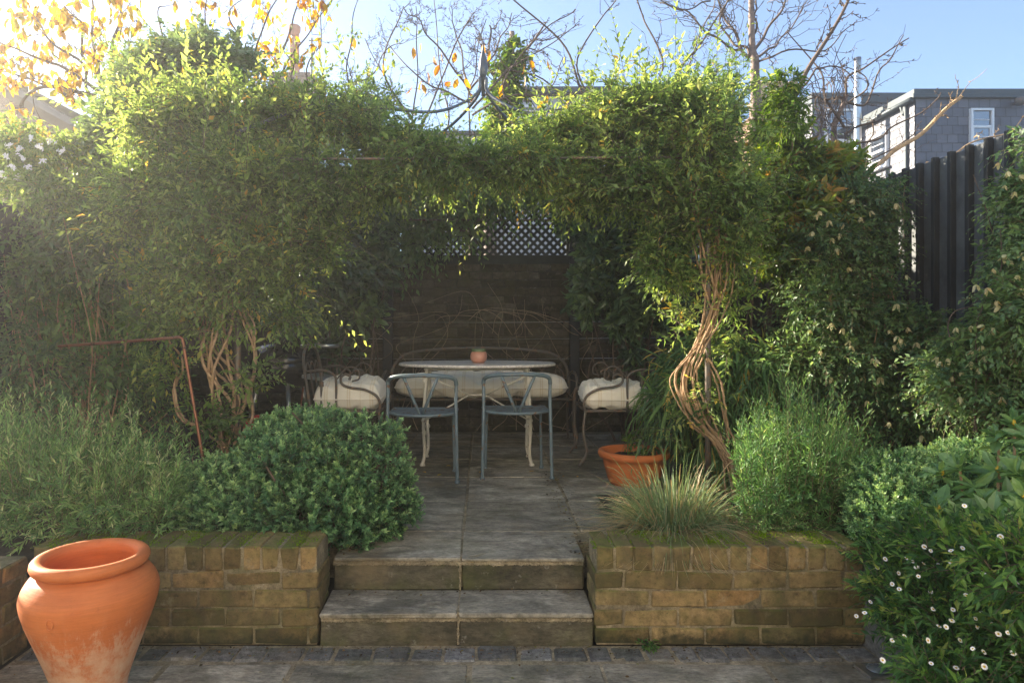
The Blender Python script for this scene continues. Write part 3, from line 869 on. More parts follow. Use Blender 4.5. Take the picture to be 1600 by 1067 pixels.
cushion('bench_cushion', 'long tufted cream striped cushion on the iron bench', (-.02, 5.965, TZ + .495), .73, .24, .125,
        [(-.66, .1), (-.33, .1), (0, .1), (.33, .1), (.66, .1), (-.5, -.75), (-.02, -.8), (.45, -.75)], wr=.008)

# -------- iron armchairs, in profile
AC = (-1.0, 5.22, TZ)
t = thing('iron_armchair', 'black wrought iron armchair with scrolled arms left of the marble table', 'chair', AC, 'iron armchairs at the table ends')
def ap(x, y, z): return (AC[0] + x, AC[1] + y, AC[2] + z)     # +x is the chair's front
m = MB()
for y in (-.25, .25): bar(m, [ap(-.24, y, .4), ap(.25, y, .4)], .010, 4, 8)
for x in (-.24, -.08, .08, .25): bar(m, [ap(x, -.25, .4), ap(x, .25, .4)], .009, 4, 8)
for y in (-.12, 0, .12): bar(m, [ap(-.24, y, .398), ap(.25, y, .398)], .006, 4, 6)
part(m, 'seat', M_IRON, t, True)
for sx, sy in ((1, -1), (1, 1), (-1, -1), (-1, 1)):
    m = MB(); X = .25 if sx > 0 else -.24
    bar(m, [ap(X, sy * .25, .4), ap(X + .012 * sx, sy * .255, .24), ap(X - .01 * sx, sy * .255, .1), ap(X + .05 * sx, sy * .27, .0)], .0105, 18, 8)
    part(m, 'leg', M_IRON, t, True)
for sy in (-1, 1):
    m = MB(); Y = sy * .265
    # arm sweeps up off the front corner and curls into a scroll
    bar(m, [ap(.25, sy * .25, .4), ap(.262, Y, .46), ap(.23, Y, .52), ap(.15, Y, .56), ap(.05, Y, .575), ap(-.01, Y, .60), ap(-.02, Y, .645), ap(.01, Y, .67), ap(.045, Y, .655), ap(.04, Y, .63)], .0095, 60, 8)
    bar(m, [ap(-.055, Y, .40), ap(-.055, Y, .62), ap(-.075, Y, .67), ap(-.15, Y, .70), ap(-.27, Y, .69)], .009, 24, 8)
    bar(m, [ap(-.16, Y, .40), ap(-.16, Y, .69)], .009, 4, 8)
    lathe(m, [(.009, -.02), (.017, -.018), (.017, .018), (.009, .02)], ap(-.16, Y, .6), 8)
    bar(m, [ap(-.055, Y, .63), ap(0.03, Y, .72), ap(.1, Y, .7), ap(.11, Y, .64), ap(.06, Y, .62)], .006, 30, 6)
    part(m, 'armrest', M_IRON, t, True)
m = MB()
bar(m, [ap(-.24, -.25, .4), ap(-.27, -.255, .6), ap(-.3, -.22, .78), ap(-.31, -.1, .86), ap(-.31, .1, .86), ap(-.3, .22, .78), ap(-.27, .255, .6), ap(-.24, .25, .4)], .011, 50, 8)
for y0 in (-.2, -.07, .06):
    bar(m, [ap(-.25, y0, .4), ap(-.285, y0, .66), ap(-.295, y0 + .07, .75), ap(-.285, y0 + .14, .66), ap(-.25, y0 + .14, .4)], .005, 24, 6)
part(m, 'back', M_IRON, t, True)
copy_thing(t, (.99, 5.27, TZ), PI, 'black wrought iron armchair with scrolled arms right of the marble table')
cushion('seat_cushion', 'plump creased cream striped cushion on the left iron armchair', (-.985, 5.2, TZ + .505), .25, .25, .125, [(.1, .1)], .03, 'cushions on the iron armchairs', .009, .06)
cushion('seat_cushion', 'tufted cream striped cushion on the right iron armchair', (.99, 5.25, TZ + .49), .25, .25, .11, [(-.2, -.1), (.35, .3)], PI - .05, 'cushions on the iron armchairs', .009, -.04)

# -------- kettle barbecue
KC = np.array([-1.63, 5.62, TZ])
t = thing('kettle_barbecue', 'black kettle barbecue on silver legs with side shelf behind the left climber', 'barbecue', KC)
m = MB(); lathe(m, [(.001, .47), (.1, .48), (.2, .54), (.26, .64), (.275, .72), (.27, .725)], KC, 40); part(m, 'bowl', M_BBQ, t, True)
m = MB(); lathe(m, [(.278, .724), (.281, .735), (.26, .80), (.2, .86), (.1, .895), (.001, .905)], KC, 40); bar(m, [KC + np.array([-.06, 0, .9]), KC + np.array([-.05, 0, .95]), KC + np.array([.05, 0, .95]), KC + np.array([.06, 0, .9])], .012, 16, 8); part(m, 'lid', M_BBQ, t, True)
for a in (-1.1, 1.0, 3.1):
    m = MB(); bar(m, [KC + np.array([.2 * math.cos(a), .2 * math.sin(a), .56]), KC + np.array([.32 * math.cos(a), .32 * math.sin(a), 0])], .0175, 4, 12); part(m, 'leg', M_STEEL, t, True)
m = MB()
lp = [KC + np.array([.2, -.2, .855]), KC + np.array([.38, -.24, .862]), KC + np.array([.46, -.18, .858]), KC + np.array([.44, -.05, .858]), KC + np.array([.25, .03, .855])]
bar(m, lp, .017, 30, 10); part(m, 'handle', M_STEEL, t, True)
m = MB(); cbox(m, -.17, .17, -.13, .13, -.015, .015, .01, M=rotz(-.25) @ roty(.12), c=KC + np.array([.4, -.12, .6])); part(m, 'side_shelf', M_SHELF, t)
# red plastic trug
RC = np.array([-1.62, 5.1, TZ])
t = thing('trug', 'red plastic trug with an open handle on the terrace under the barbecue', 'trug', RC)
m = MB(); lathe(m, [(.001, .004), (.11, .004), (.15, .2), (.155, .21), (.146, .208), (.106, .012), (.001, .012)], RC, 28); part(m, 'tub', M_RED, t, True)
for s in (-1, 1):
    m = MB(); bar(m, [RC + np.array([s * .12, -.1, .2]), RC + np.array([s * .1, -.07, .32]), RC + np.array([s * .04, -.04, .345]), RC + np.array([s * .04, .04, .345]), RC + np.array([s * .1, .07, .32]), RC + np.array([s * .12, .1, .2])], .014, 30, 8); part(m, 'handle', M_RED, t, True)
mb = MB(); bar(mb, [P(474, 605, 5.2), P(468, 650, 5.15), (P(462, 690, 5.1)[0], 5.1, TZ)], .008, 8, 6)
solo(mb, 'cane', M_COPPER, 'thin rusty cane leaning by the barbecue legs', 'cane', (P(462, 690, 5.1)[0], 5.1, TZ))

# -------- terracotta bowl and jar
C1 = np.array([.98, 4.5, TZ])
t = thing('plant_bowl', 'wide terracotta plant bowl with a thick rim right of the chairs', 'plant pot', C1)
m = MB(); lathe(m, [(.001, 0), (.15, 0), (.165, .02), (.195, .13), (.2, .165), (.222, .17), (.23, .185), (.23, .2), (.222, .213), (.205, .215), (.195, .205), (.188, .15), (.001, .145)], C1, 48); part(m, 'bowl', M_TERRA, t, True)
m = MB(); grid(m, lambda u, v: C1 + np.stack([.186 * np.sqrt(u) * np.cos(v * 2 * PI), .186 * np.sqrt(u) * np.sin(v * 2 * PI), .152 + .012 * np.sin(u * 20 + v * 9) + rng.uniform(0, .012, u.shape)], -1), 14, 30); part(m, 'soil', M_SOIL, t, True)
C2 = np.array([-1.372, 2.42, 0])
t = thing('terracotta_jar', 'large weathered terracotta jar with whitish bloom before the left brick wall', 'plant pot', C2)
m = MB()
pr = spline([(.122, .0, 0), (.13, .06, 0), (.155, .137, 0), (.188, .225, 0), (.226, .325, 0), (.242, .39, 0), (.236, .43, 0), (.21, .47, 0), (.184, .487, 0), (.18, .492, 0)], 50)[:, :2]
pr = np.vstack([[[.001, 0], [.115, 0]], pr, [[.19, .492], [.203, .5], [.209, .514], [.206, .528], [.196, .538], [.183, .54], [.168, .533], [.16, .52], [.165, .49], [.2, .43], [.2, .36], [.15, .2], [.1, .06], [.001, .05]]])
pr = pr * np.array([.895, .945])
lathe(m, pr, C2, 72, wob=.004); part(m, 'body', M_URN, t, True)
m = MB(); tubes(m, np.array([C2 + np.array([.2165 * math.cos(a), .2165 * math.sin(a), z * .945]) for a, z in [(-1.62 + .05 * math.cos(q), .372 + .018 * math.sin(q)) for q in np.linspace(0, 2 * PI, 20)]])[None], .0022, 5); part(m, 'stamp', M_URN, t, True)

# -------- copper pipe
mb = MB(); pts = np.vstack([spline([P(92, 541, 3.8), P(270, 528, 3.55)], 12), spline([P(276, 527, 3.54), P(284, 528, 3.53), P(287, 538, 3.53)], 6), spline([P(288, 546, 3.53), P(322, 745, 3.5)], 12)])
pts[-1, 2] = .3
tubes(mb, pts[None], .0085, 8, .5, 0, True)
solo(mb, 'pipe_frame', M_COPPER, 'bent copper pipe frame standing among the shrubs above the rosemary', 'pipe', tuple(pts[-1]))

# -------- recessed ground light
GC = np.array([1.485, 2.6, .0065])
t = thing('ground_light', 'square recessed ground light in the patio corner by the daisies', 'light', GC)
m = MB()
cbox(m, -.065, .065, -.05, .05, -.003, .008, .002, M=rotz(.1), c=GC); part(m, 'plate', M_STEEL, t)
m = MB(); lathe(m, [(.04, .0085), (.037, .0115), (.001, .0125)], GC, 28); part(m, 'lens', M_LENS, t, True)

# -------- gazebo
GZ = (0, 5.2, TZ)
t = thing('garden_gazebo', 'grey metal gazebo frame with a teardrop finial carrying the climbers', 'gazebo', GZ)
CR = [(-1.42, 4.0), (1.285, 3.95), (-1.42, 6.35), (1.38, 6.35)]
for x, y in CR:
    m = MB(); bar(m, [(x, y, TZ), (x, y, 2.42)], .017, 4, 10); part(m, 'post', M_IRON, t, True)
for x, y in CR:
    m = MB(); r = lambda k, z: (x * k, 5.2 + (y - 5.2) * k, z)
    bar(m, [r(.018, 3.15), r(.02, 3.06), r(.075, 2.965), r(.18, 2.855), r(.3, 2.79), r(.5, 2.75), r(.75, 2.66), r(1, 2.42)], .0118, 50, 8)
    part(m, 'rib', M_GALV, t, True)
for (a, b_) in ((0, 1), (2, 3), (0, 2), (1, 3)):
    m = MB(); bar(m, [(*CR[a], 2.26), (*CR[b_], 2.26)], .008, 4, 8); part(m, 'eaves_rail', M_IRON, t, True)
m = MB(); lathe(m, [(.001, 3.02), (.014, 3.02), (.014, 3.16), (.02, 3.165), (.026, 3.18), (.034, 3.215), (.034, 3.24), (.027, 3.29), (.014, 3.34), (.007, 3.38), (.005, 3.41), (.001, 3.415)], (0, 5.2, 0), 24)
part(m, 'finial', M_GALV, t, True)
# ================================================================== HOUSES
def xz(px, py, d): p = P(px, py, d); return p[0], p[2]
def window(root, x0, x1, z0, z1, y, sash=True, axis='x'):
    """white sash window in a wall whose face is at y (axis x) or at x=y (axis y, facing -x)"""
    f, g = MB(), MB(); w = .055
    def bx(mb, a0, a1, d0, d1, b0, b1):
        if axis == 'x': cbox(mb, a0, a1, y + d0, y + d1, b0, b1, .004)
        else: cbox(mb, y + d0, y + d1, a0, a1, b0, b1, .004)
    bx(f, x0, x0 + w, -.07, .03, z0, z1); bx(f, x1 - w, x1, -.07, .03, z0, z1)
    bx(f, x0 + w, x1 - w, -.069, .03, z0, z0 + w); bx(f, x0 + w, x1 - w, -.069, .03, z1 - w, z1)
    zm = (z0 + z1) / 2
    if sash:
        bx(f, x0 + w, x1 - w, -.05, .02, zm - .03, zm + .03)
        bx(f, x0 + w, x0 + w + .03, -.045, .02, z0 + w, zm - .03); bx(f, x1 - w - .03, x1 - w, -.045, .02, z0 + w, zm - .03)
        for s0, s1 in ((z0 + w, zm - .03), (zm + .03, z1 - w)):
            bx(f, x0 + w + .03, x1 - w - .03, -.04, .015, s0 + (s1 - s0) * .4 - .009, s0 + (s1 - s0) * .4 + .009)
    bx(f, x0 - .04, x1 + .04, -.11, .0, z0 - .05, z0 - .001)
    bx(g, x0 + .01, x1 - .01, -.02, -.01, z0 + .01, z1 - .01)
    wf = part(f, 'window', M_UPVC, root); part(g, 'pane', M_GLASS, root, sub=wf)
def slates(mb, org, ux, length, z0, z1, tw=.245, th=.205, off=.012, n=(0, -1, 0)):
    k = 0; z = z1
    n = np.array(n, float); ux = np.array(ux, float)
    while z > z0:
        x = -(tw / 2 if k % 2 else 0)
        while x < length:
            a, b_ = max(x, 0) + .006, min(x + tw, length) - .006
            if b_ - a > .02:
                c0 = np.asarray(org, float) * np.array([1, 1, 0])
                o = off + rng.uniform(0, .004)
                lo, hi = z - th + rng.normal(0, .0015), z - .0
                v = []
                for zz, oo in ((lo, o + .006), (hi, o - .006)):
                    for xx in (a, b_):
                        v.append(c0 + ux * xx + n * oo + np.array([0, 0, zz]))
                for zz in (lo,):
                    for xx in (a, b_):
                        v.append(c0 + ux * xx + n * (o - .008) + np.array([0, 0, zz]))
                mb.add(v, [(0, 1, 3, 2), (4, 5, 1, 0)], None, rng.uniform())
            x += tw
        z -= th; k += 1
M_WHITEWALL = plain('white render', (.86, .81, .73), .85, 0, .03, 2)
HX, HY = 10.0, 16.0
t = thing('slate_house', 'slate hung grey house with a white sash window at upper right behind the slatted fence', 'house', (12.5, 18, -.05))
m = MB(); cbox(m, HX + .02, 16, HY + .02, 21, -.05, 6.5, .005); part(m, 'wall', M_LEAD, t)
m = MB(); slates(m, (HX, HY, 0), (1, 0, 0), 6, 2.6, 6.5); slates(m, (HX, 21, 0), (0, -1, 0), 5, 2.6, 6.4, n=(-1, 0, 0)); part(m, 'slate_cladding', M_SLATE, t)
m = MB(); cbox(m, HX - .10, 16.1, HY - .1, 21.1, 6.5, 6.6, .01); cbox(m, HX - .06, 16.06, HY - .06, 21.06, 6.6, 6.72, .01); part(m, 'flat_roof', M_LEAD, t)
m = MB(); bar(m, [(HX - .12, HY - .05, 6.47), (HX - .12, 21, 6.45)], .06, 4, 10); part(m, 'gutter', M_LEAD, t, True)
m = MB(); bar(m, [(HX - .12, HY + .35, 6.42), (HX - .09, HY + .3, 6.2), (HX - .06, HY + .25, 6.0), (HX - .06, HY + .25, 0)], .035, 24, 8); part(m, 'downpipe', M_LEAD, t, True)
x0, z1 = xz(1513, 171, HY); x1, z0 = xz(1549, 228, HY)
window(t, x0, x1, z0, z1, HY - .03)
window(t, 17.0, 17.75, 5.2, 6.05, HX - .03, True, 'y')
m = MB(); c = P(1583, 163, HY); lathe(m, [(.001, -.1), (.07, -.09), (.1, 0), (.1, .06), (.05, .1), (.001, .1)], (c[0], HY - .2, c[2]), 20); bar(m, [(c[0], HY - .2, c[2]), (c[0], HY, c[2])], .04, 4, 8); part(m, 'wall_lamp', M_IRON, t, True)

HY2 = 18.7; H2X = P(1270, 140, HY2)[0]
t = thing('slate_house', 'further slate hung house with a dark flat roof edge left of the white flue pipe', 'house', (10, 20, -.05))
ztop = P(1270, 146, HY2)[2]
m = MB(); cbox(m, H2X + .02, 16.5, HY2 + .02, 21.05, -.05, ztop - .3, .005); part(m, 'wall', M_LEAD, t)
m = MB(); slates(m, (H2X, HY2, 0), (1, 0, 0), 4, 4, ztop - .28); slates(m, (H2X, 21, 0), (0, -1, 0), 2.3, 4, ztop - .28, n=(-1, 0, 0)); part(m, 'slate_cladding', M_SLATE, t)
m = MB(); cbox(m, H2X - .06, 16.6, HY2 - .06, 21.1, ztop - .28, ztop, .01); part(m, 'flat_roof', M_LEAD, t)
x0, z1 = xz(1287, 172, HY2); x1, z0 = xz(1333, 222, HY2)
window(t, x0, x1, z0, z1, HY2 - .03)
mb = MB(); a = P(1340, 110, 17.4); bar(mb, [(a[0], 17.4, 3), (a[0] , 17.4, a[2] - .03), (a[0], 17.4, a[2])], .085, 12, 14)
solo(mb, 'flue_pipe', M_STEEL, 'tall pale metal flue pipe rising before the slate houses', 'flue', (a[0], 17.4, 3), smooth=True)
# brick house end with chimney pots, right of the pollarded tree
t = thing('brick_house', 'brown brick house end with a row of buff chimney pots beyond the bare tree', 'house', (9.6, 23, -.05))
m = MB(); cbox(m, 8.9, 12.6, 22, 25, -.05, 8.2, .01, .5); part(m, 'wall', M_HBRICK, t)
m = MB(); xa = P(1178, 0, 22.5)[0]; xb = P(1250, 0, 22.5)[0]; zt = P(0, 163, 22.5)[2]
cbox(m, xa, xb, 22.2, 22.9, 5, zt, .01); cbox(m, xa - .05, xb + .05, 22.15, 22.95, zt, zt + .12, .01); ch = part(m, 'chimney', M_HBRICK, t)
for px in (1190, 1206, 1221, 1238):
    m = MB(); c = P(px, 160, 22.5); lathe(m, [(.15, 0), (.13, .45), (.17, .5), (.17, .58), (.12, .58), (.11, .1)], (c[0], 22.5, zt + .12), 16); part(m, 'chimney_pot', M_CREAM, t, True, sub=ch)
# pale house behind the middle
t = thing('rendered_house', 'pale rendered house with a dark roof edge behind the middle of the hedge', 'house', (1.2, 16.5, -.05))
d = 15.; xm = P(788, 0, d)[0]; xr = P(1010, 0, d)[0]; z1 = P(0, 150, d)[2]
m = MB(); cbox(m, xm, xr, d, d + 4, -.05, z1, .01); cbox(m, -1.7, xm, d + .3, d + 3.5, -.05, P(0, 206, d)[2], .01); part(m, 'wall', M_PALEWALL, t)
m = MB(); cbox(m, xm - .12, xr + .1, d - .15, d + 4.1, z1, z1 + .16, .02); cbox(m, -1.8, xm - .125, d + .2, d + 3.6, P(0, 206, d)[2], P(0, 200, d)[2], .02); part(m, 'flat_roof', M_LEAD, t)
x0, zt_ = xz(800, 166, d); x1, zb_ = xz(838, 205, d)
window(t, x0, x1, zb_, zt_, d - .02)
# left house
t = thing('slate_roofed_house', 'house with a sloping slate roof at the far left beyond the yellow leaved tree', 'house', (-11.5, 14, -.05))
rg = P(-190, 18, 12.); ev = P(112, 186, 12.)
m = MB()
def gable(mb, x0, x1, xe, zr, ze, y0, y1, th):
    v = [(x0, y0, zr), (x1, y0, ze), (x1, y1, ze), (x0, y1, zr), (x0, y0, zr - th), (x1, y0, ze - th), (x1, y1, ze - th), (x0, y1, zr - th)]
    mb.add(v, [(0, 1, 2, 3), (7, 6, 5, 4), (0, 4, 5, 1), (1, 5, 6, 2), (2, 6, 7, 3), (3, 7, 4, 0)])
gable(m, rg[0], ev[0], 0, rg[2], ev[2], 12, 19, .12); gable(m, rg[0], 2 * rg[0] - ev[0], 0, rg[2], ev[2], 12, 19, .12)
rf = part(m, 'roof', M_ROOFSLATE, t)
m = MB(); nrow = 16                                           # slate courses on the slope that shows
for k in range(nrow):
    f0, f1 = k / nrow, (k + 1) / nrow
    for j in range(24):
        y0, y1 = 12.0 + j * .29 + (.145 if k % 2 else 0), 12.0 + (j + 1) * .29 + (.145 if k % 2 else 0) - .006
        xa, xb = rg[0] + (ev[0] - rg[0]) * f0, rg[0] + (ev[0] - rg[0]) * f1
        za, zb = rg[2] + (ev[2] - rg[2]) * f0, rg[2] + (ev[2] - rg[2]) * f1
        m.add([(xa, y0, za + .012), (xb, y0, zb + .035), (xb, y1, zb + .035), (xa, y1, za + .012)], [(0, 1, 2, 3)], None, rng.uniform())
part(m, 'slates', M_ROOFSLATE, t, sub=rf)
m = MB(); cbox(m, 2 * rg[0] - ev[0] + .4, ev[0] - .3, 12.15, 18.8, -.05, ev[2] - .15, .01)
v = [(2 * rg[0] - ev[0] + .4, 12.15, ev[2] - .15), (ev[0] - .3, 12.15, ev[2] - .15), (rg[0], 12.15, rg[2] - .16)]
m.add(v, None, [(0, 1, 2)])
part(m, 'wall', M_HBRICK, t)
# the house whose garden this is: its sunlit back wall throws warm light into the beds
t = thing('rendered_house', 'white rendered back of the house facing the garden steps', 'house', (0, -5.5, -.05))
m = MB()
for a in ((-5., -1.3, -.05, 6.2), (1.5, 5., -.05, 6.2), (-1.3, 1.5, 2.25, 6.2)):
    cbox(m, a[0], a[1], -3.9, -3.6, a[2], a[3], .01)
cbox(m, -5, 5, -9, -8.7, -.05, 6.2, .01); cbox(m, -5, -4.7, -8.7, -3.9, -.05, 6.2, .01); cbox(m, 4.7, 5, -8.7, -3.9, -.05, 6.2, .01)
part(m, 'wall', M_WHITEWALL, t)
m = MB(); cbox(m, -5.2, 5.2, -9.2, -3.4, 6.2, 6.4, .01); part(m, 'flat_roof', M_LEAD, t)
f, g = MB(), MB()
for xx in (-1.3, -.42, .48, 1.42): cbox(f, xx, xx + .08, -3.8, -3.7, .06, 2.25, .004)
cbox(f, -1.22, 1.42, -3.799, -3.701, -.02, .06, .004); cbox(f, -1.22, 1.42, -3.799, -3.701, 2.17, 2.248, .004)
cbox(g, -1.25, 1.45, -3.755, -3.745, .03, 2.2, .001)
wf = part(f, 'glazed_door', M_UPVC, t); part(g, 'pane', M_GLASS, t, sub=wf)
# tall red chimney
c = P(455, 125, 18.); zt = P(0, 122, 18.)[2]
t = thing('chimney', 'tall red clay chimney pot on a brick stack above the left climber', 'chimney', (c[0], 18.3, -.05))
m = MB(); cbox(m, c[0] - .55, c[0] + .55, 17.9, 18.7, -.05, zt, .01); cbox(m, c[0] - .6, c[0] + .6, 17.85, 18.75, zt, zt + .1, .01); part(m, 'stack', M_HBRICK, t)
m = MB(); ht = P(0, 33, 18.)[2] - zt - .1
lathe(m, [(.17, 0), (.17, .1), (.14, .15), (.125, ht - .2), (.16, ht - .16), (.165, ht - .03), (.14, ht), (.1, ht), (.09, .2)], (c[0], 18.3, zt + .1), 20); part(m, 'chimney_pot', M_REDPOT, t, True)
mb = MB(); c = P(487, 60, 14.); bar(mb, [(c[0], 14, 4.), (c[0], 14, c[2])], .02, 4, 8); bar(mb, [(c[0] - .05, 14, c[2] - .05), (c[0] + .1, 14, c[2] - .05)], .015, 4, 6)
solo(mb, 'aerial_mast', M_GALV, 'thin grey aerial mast right of the red chimney pot', 'aerial', (c[0], 14, 4.))
mb = MB(); c = P(201, 62, 14.); bar(mb, [(c[0], 14, 4.), (c[0], 14, c[2])], .022, 4, 8); bar(mb, [(c[0] - .05, 14, c[2] - .05), (c[0] + .1, 14, c[2] - .05)], .015, 4, 6)
solo(mb, 'aerial_mast', M_GALV, 'thin grey mast standing behind the yellow leaved tree', 'aerial', (c[0], 14, 4.))

# ================================================================== PLANT MATERIALS
M_JAS = leafmat('jasmine leaf', [(0., (.055, .095, .04)), (.4, (.135, .2, .075)), (.75, (.23, .29, .12)), (.9, (.32, .35, .14)), (.97, (.45, .39, .12)), (1., (.4, .27, .1))], .42, .42, .4, 1.7)
M_DARKLEAF = leafmat('glossy evergreen leaf', [(0., (.035, .06, .04)), (.6, (.08, .125, .07)), (1., (.14, .2, .095))], .15, .3, .6)
M_PHOT = leafmat('photinia leaf', [(0., (.04, .06, .022)), (.5, (.09, .13, .035)), (.85, (.16, .19, .05)), (1., (.24, .15, .06))], .3, .4, .45)
M_CLEM = leafmat('clematis leaf', [(0., (.04, .07, .042)), (.6, (.085, .14, .07)), (1., (.15, .22, .1))], .28, .42, .4)
M_ROSE = leafmat('rosemary needle', [(0., (.05, .105, .045)), (.5, (.115, .205, .085)), (.9, (.27, .37, .17)), (1., (.4, .43, .26))], .2, .5, .35)
M_HEBE = leafmat('hebe leaf', [(0., (.028, .065, .036)), (.5, (.085, .165, .085)), (.85, (.19, .3, .15)), (1., (.3, .4, .2))], .22, .42, .4)
M_DAISY = leafmat('daisy leaf', [(0., (.02, .05, .022)), (.5, (.055, .115, .04)), (.9, (.12, .2, .06)), (1., (.2, .24, .08))], .3, .5, .3)
M_RHODO = leafmat('rhododendron leaf', [(0., (.06, .12, .055)), (.6, (.12, .2, .085)), (1., (.22, .31, .13))], .22, .35, .5)
M_BAMB = leafmat('bamboo leaf', [(0., (.055, .1, .055)), (.6, (.12, .2, .09)), (.93, (.18, .25, .1)), (1., (.45, .34, .13))], .3, .45, .35)
M_GRASS = leafmat('sedge blade', [(0., (.42, .32, .18)), (.25, (.3, .24, .14)), (.4, (.12, .18, .085)), (1., (.2, .28, .14))], .2, .5, .3, 1.6, 1.1, 1.)
M_YELLOW = leafmat('autumn leaf', [(0., (.42, .17, .02)), (.3, (.62, .36, .03)), (.7, (.72, .52, .06)), (1., (.5, .48, .1))], .4, .5, .3, 1.2, .85, 1.25)
M_IVY = leafmat('ivy leaf', [(0., (.04, .075, .02)), (.6, (.085, .145, .03)), (1., (.18, .22, .05))], .35, .4, .4, 1.5)
M_PETAL = plain('white petal', (.78, .76, .74), .6, 0, .05)
M_EYE = plain('yellow daisy eye', (.6, .38, .03), .7)
M_BELL = leafmat('cream bell petal', [(0., (.5, .47, .3)), (.7, (.66, .6, .42)), (1., (.5, .34, .16))], .35, .6, .2, 1.1)
M_VINE = woodmat('tan vine bark', (.26, .155, .08), (.48, .32, .18), 24)
M_TWIG = woodmat('brown twig', (.07, .05, .036), (.15, .105, .075), 30)
M_GTWIG = woodmat('green brown twig', (.1, .085, .045), (.2, .17, .09), 30)
M_BARE = woodmat('grey brown bark', (.13, .095, .08), (.27, .2, .165), 16)
M_DULLVINE = woodmat('dull vine stem', (.22, .155, .1), (.38, .28, .18), 18)
M_CUT = woodmat('pale cut branch', (.3, .2, .11), (.48, .34, .2), 20)

# ================================================================== CLIMBERS ON THE GAZEBO
JL = dict(nl=9, leafL=.044, leafW=.017, tp=LANCE, spread=1.05, droop=.22, phyl=PI, Lr=(.08, .24), upn=.9, tip=.2)
left = [(275, 185, 4.1, 95, 85, .45, 1, .12), (225, 290, 4.0, 75, 105, .35, 1, .06), (330, 160, 4.2, 110, 55, .5, 1, .12), (430, 165, 4.3, 120, 60, .55, 1, .08),
        (530, 180, 4.4, 95, 55, .5, 1, .05), (615, 215, 4.4, 80, 55, .4, 1, .05), (340, 280, 3.95, 125, 95, .4, 1.1, .05), (450, 270, 4.05, 110, 85, .4, 1.1, 0), (555, 265, 4.2, 85, 55, .4),
        (295, 410, 3.9, 100, 80, .35, 1, .12), (410, 385, 4.0, 95, 95, .35, 1, .1), (480, 360, 4.1, 70, 60, .3, .8, -.1), (245, 480, 3.85, 60, 60, .28, .7, .1), (440, 470, 3.95, 55, 55, .25, .5, .15),
        (690, 255, 4.7, 60, 45, .35, 1, .05), (340, 470, 3.9, 80, 60, .25, .45, .12), (265, 560, 3.85, 50, 50, .25, .4, .1), (390, 560, 3.9, 50, 50, .2, .3, .1), (340, 640, 3.85, 50, 60, .2, .35, 0), (360, 700, 3.85, 40, 40, .2, .3, 0)]
right = [(800, 240, 4.6, 65, 50, .35, 1, .05), (870, 205, 4.4, 75, 60, .45, 1, .05), (965, 170, 4.3, 90, 60, .5, 1, .05), (1065, 160, 4.2, 95, 65, .5, 1, .08), (1105, 200, 4.0, 70, 80, .4, 1, .05),
         (1135, 280, 3.95, 55, 85, .35, 1, .05), (1000, 255, 4.1, 110, 65, .4, 1.1), (900, 270, 4.3, 65, 42, .35, 1, .12), (1085, 295, 4.0, 100, 75, .4, 1, .06), (1035, 370, 4.05, 50, 65, .28, .7, .0), (1140, 370, 3.95, 45, 75, .28, .7, .05),
         (1065, 420, 4.0, 30, 60, .2, .35, .12), (1145, 440, 3.95, 40, 60, .2, .35, .1), (1130, 520, 3.95, 40, 50, .2, .25, .15), (1060, 480, 3.95, 35, 40, .2, .22, .12), (1050, 640, 4.0, 35, 50, .2, .2, .2), (1105, 600, 3.95, 45, 40, .2, .2, .2)]
top_side = [(230, 150, 5.4, 60, 60, .8, .35), (560, 170, 5.8, 60, 40, .5, .35), (1080, 170, 5.3, 70, 50, .9, .35)]

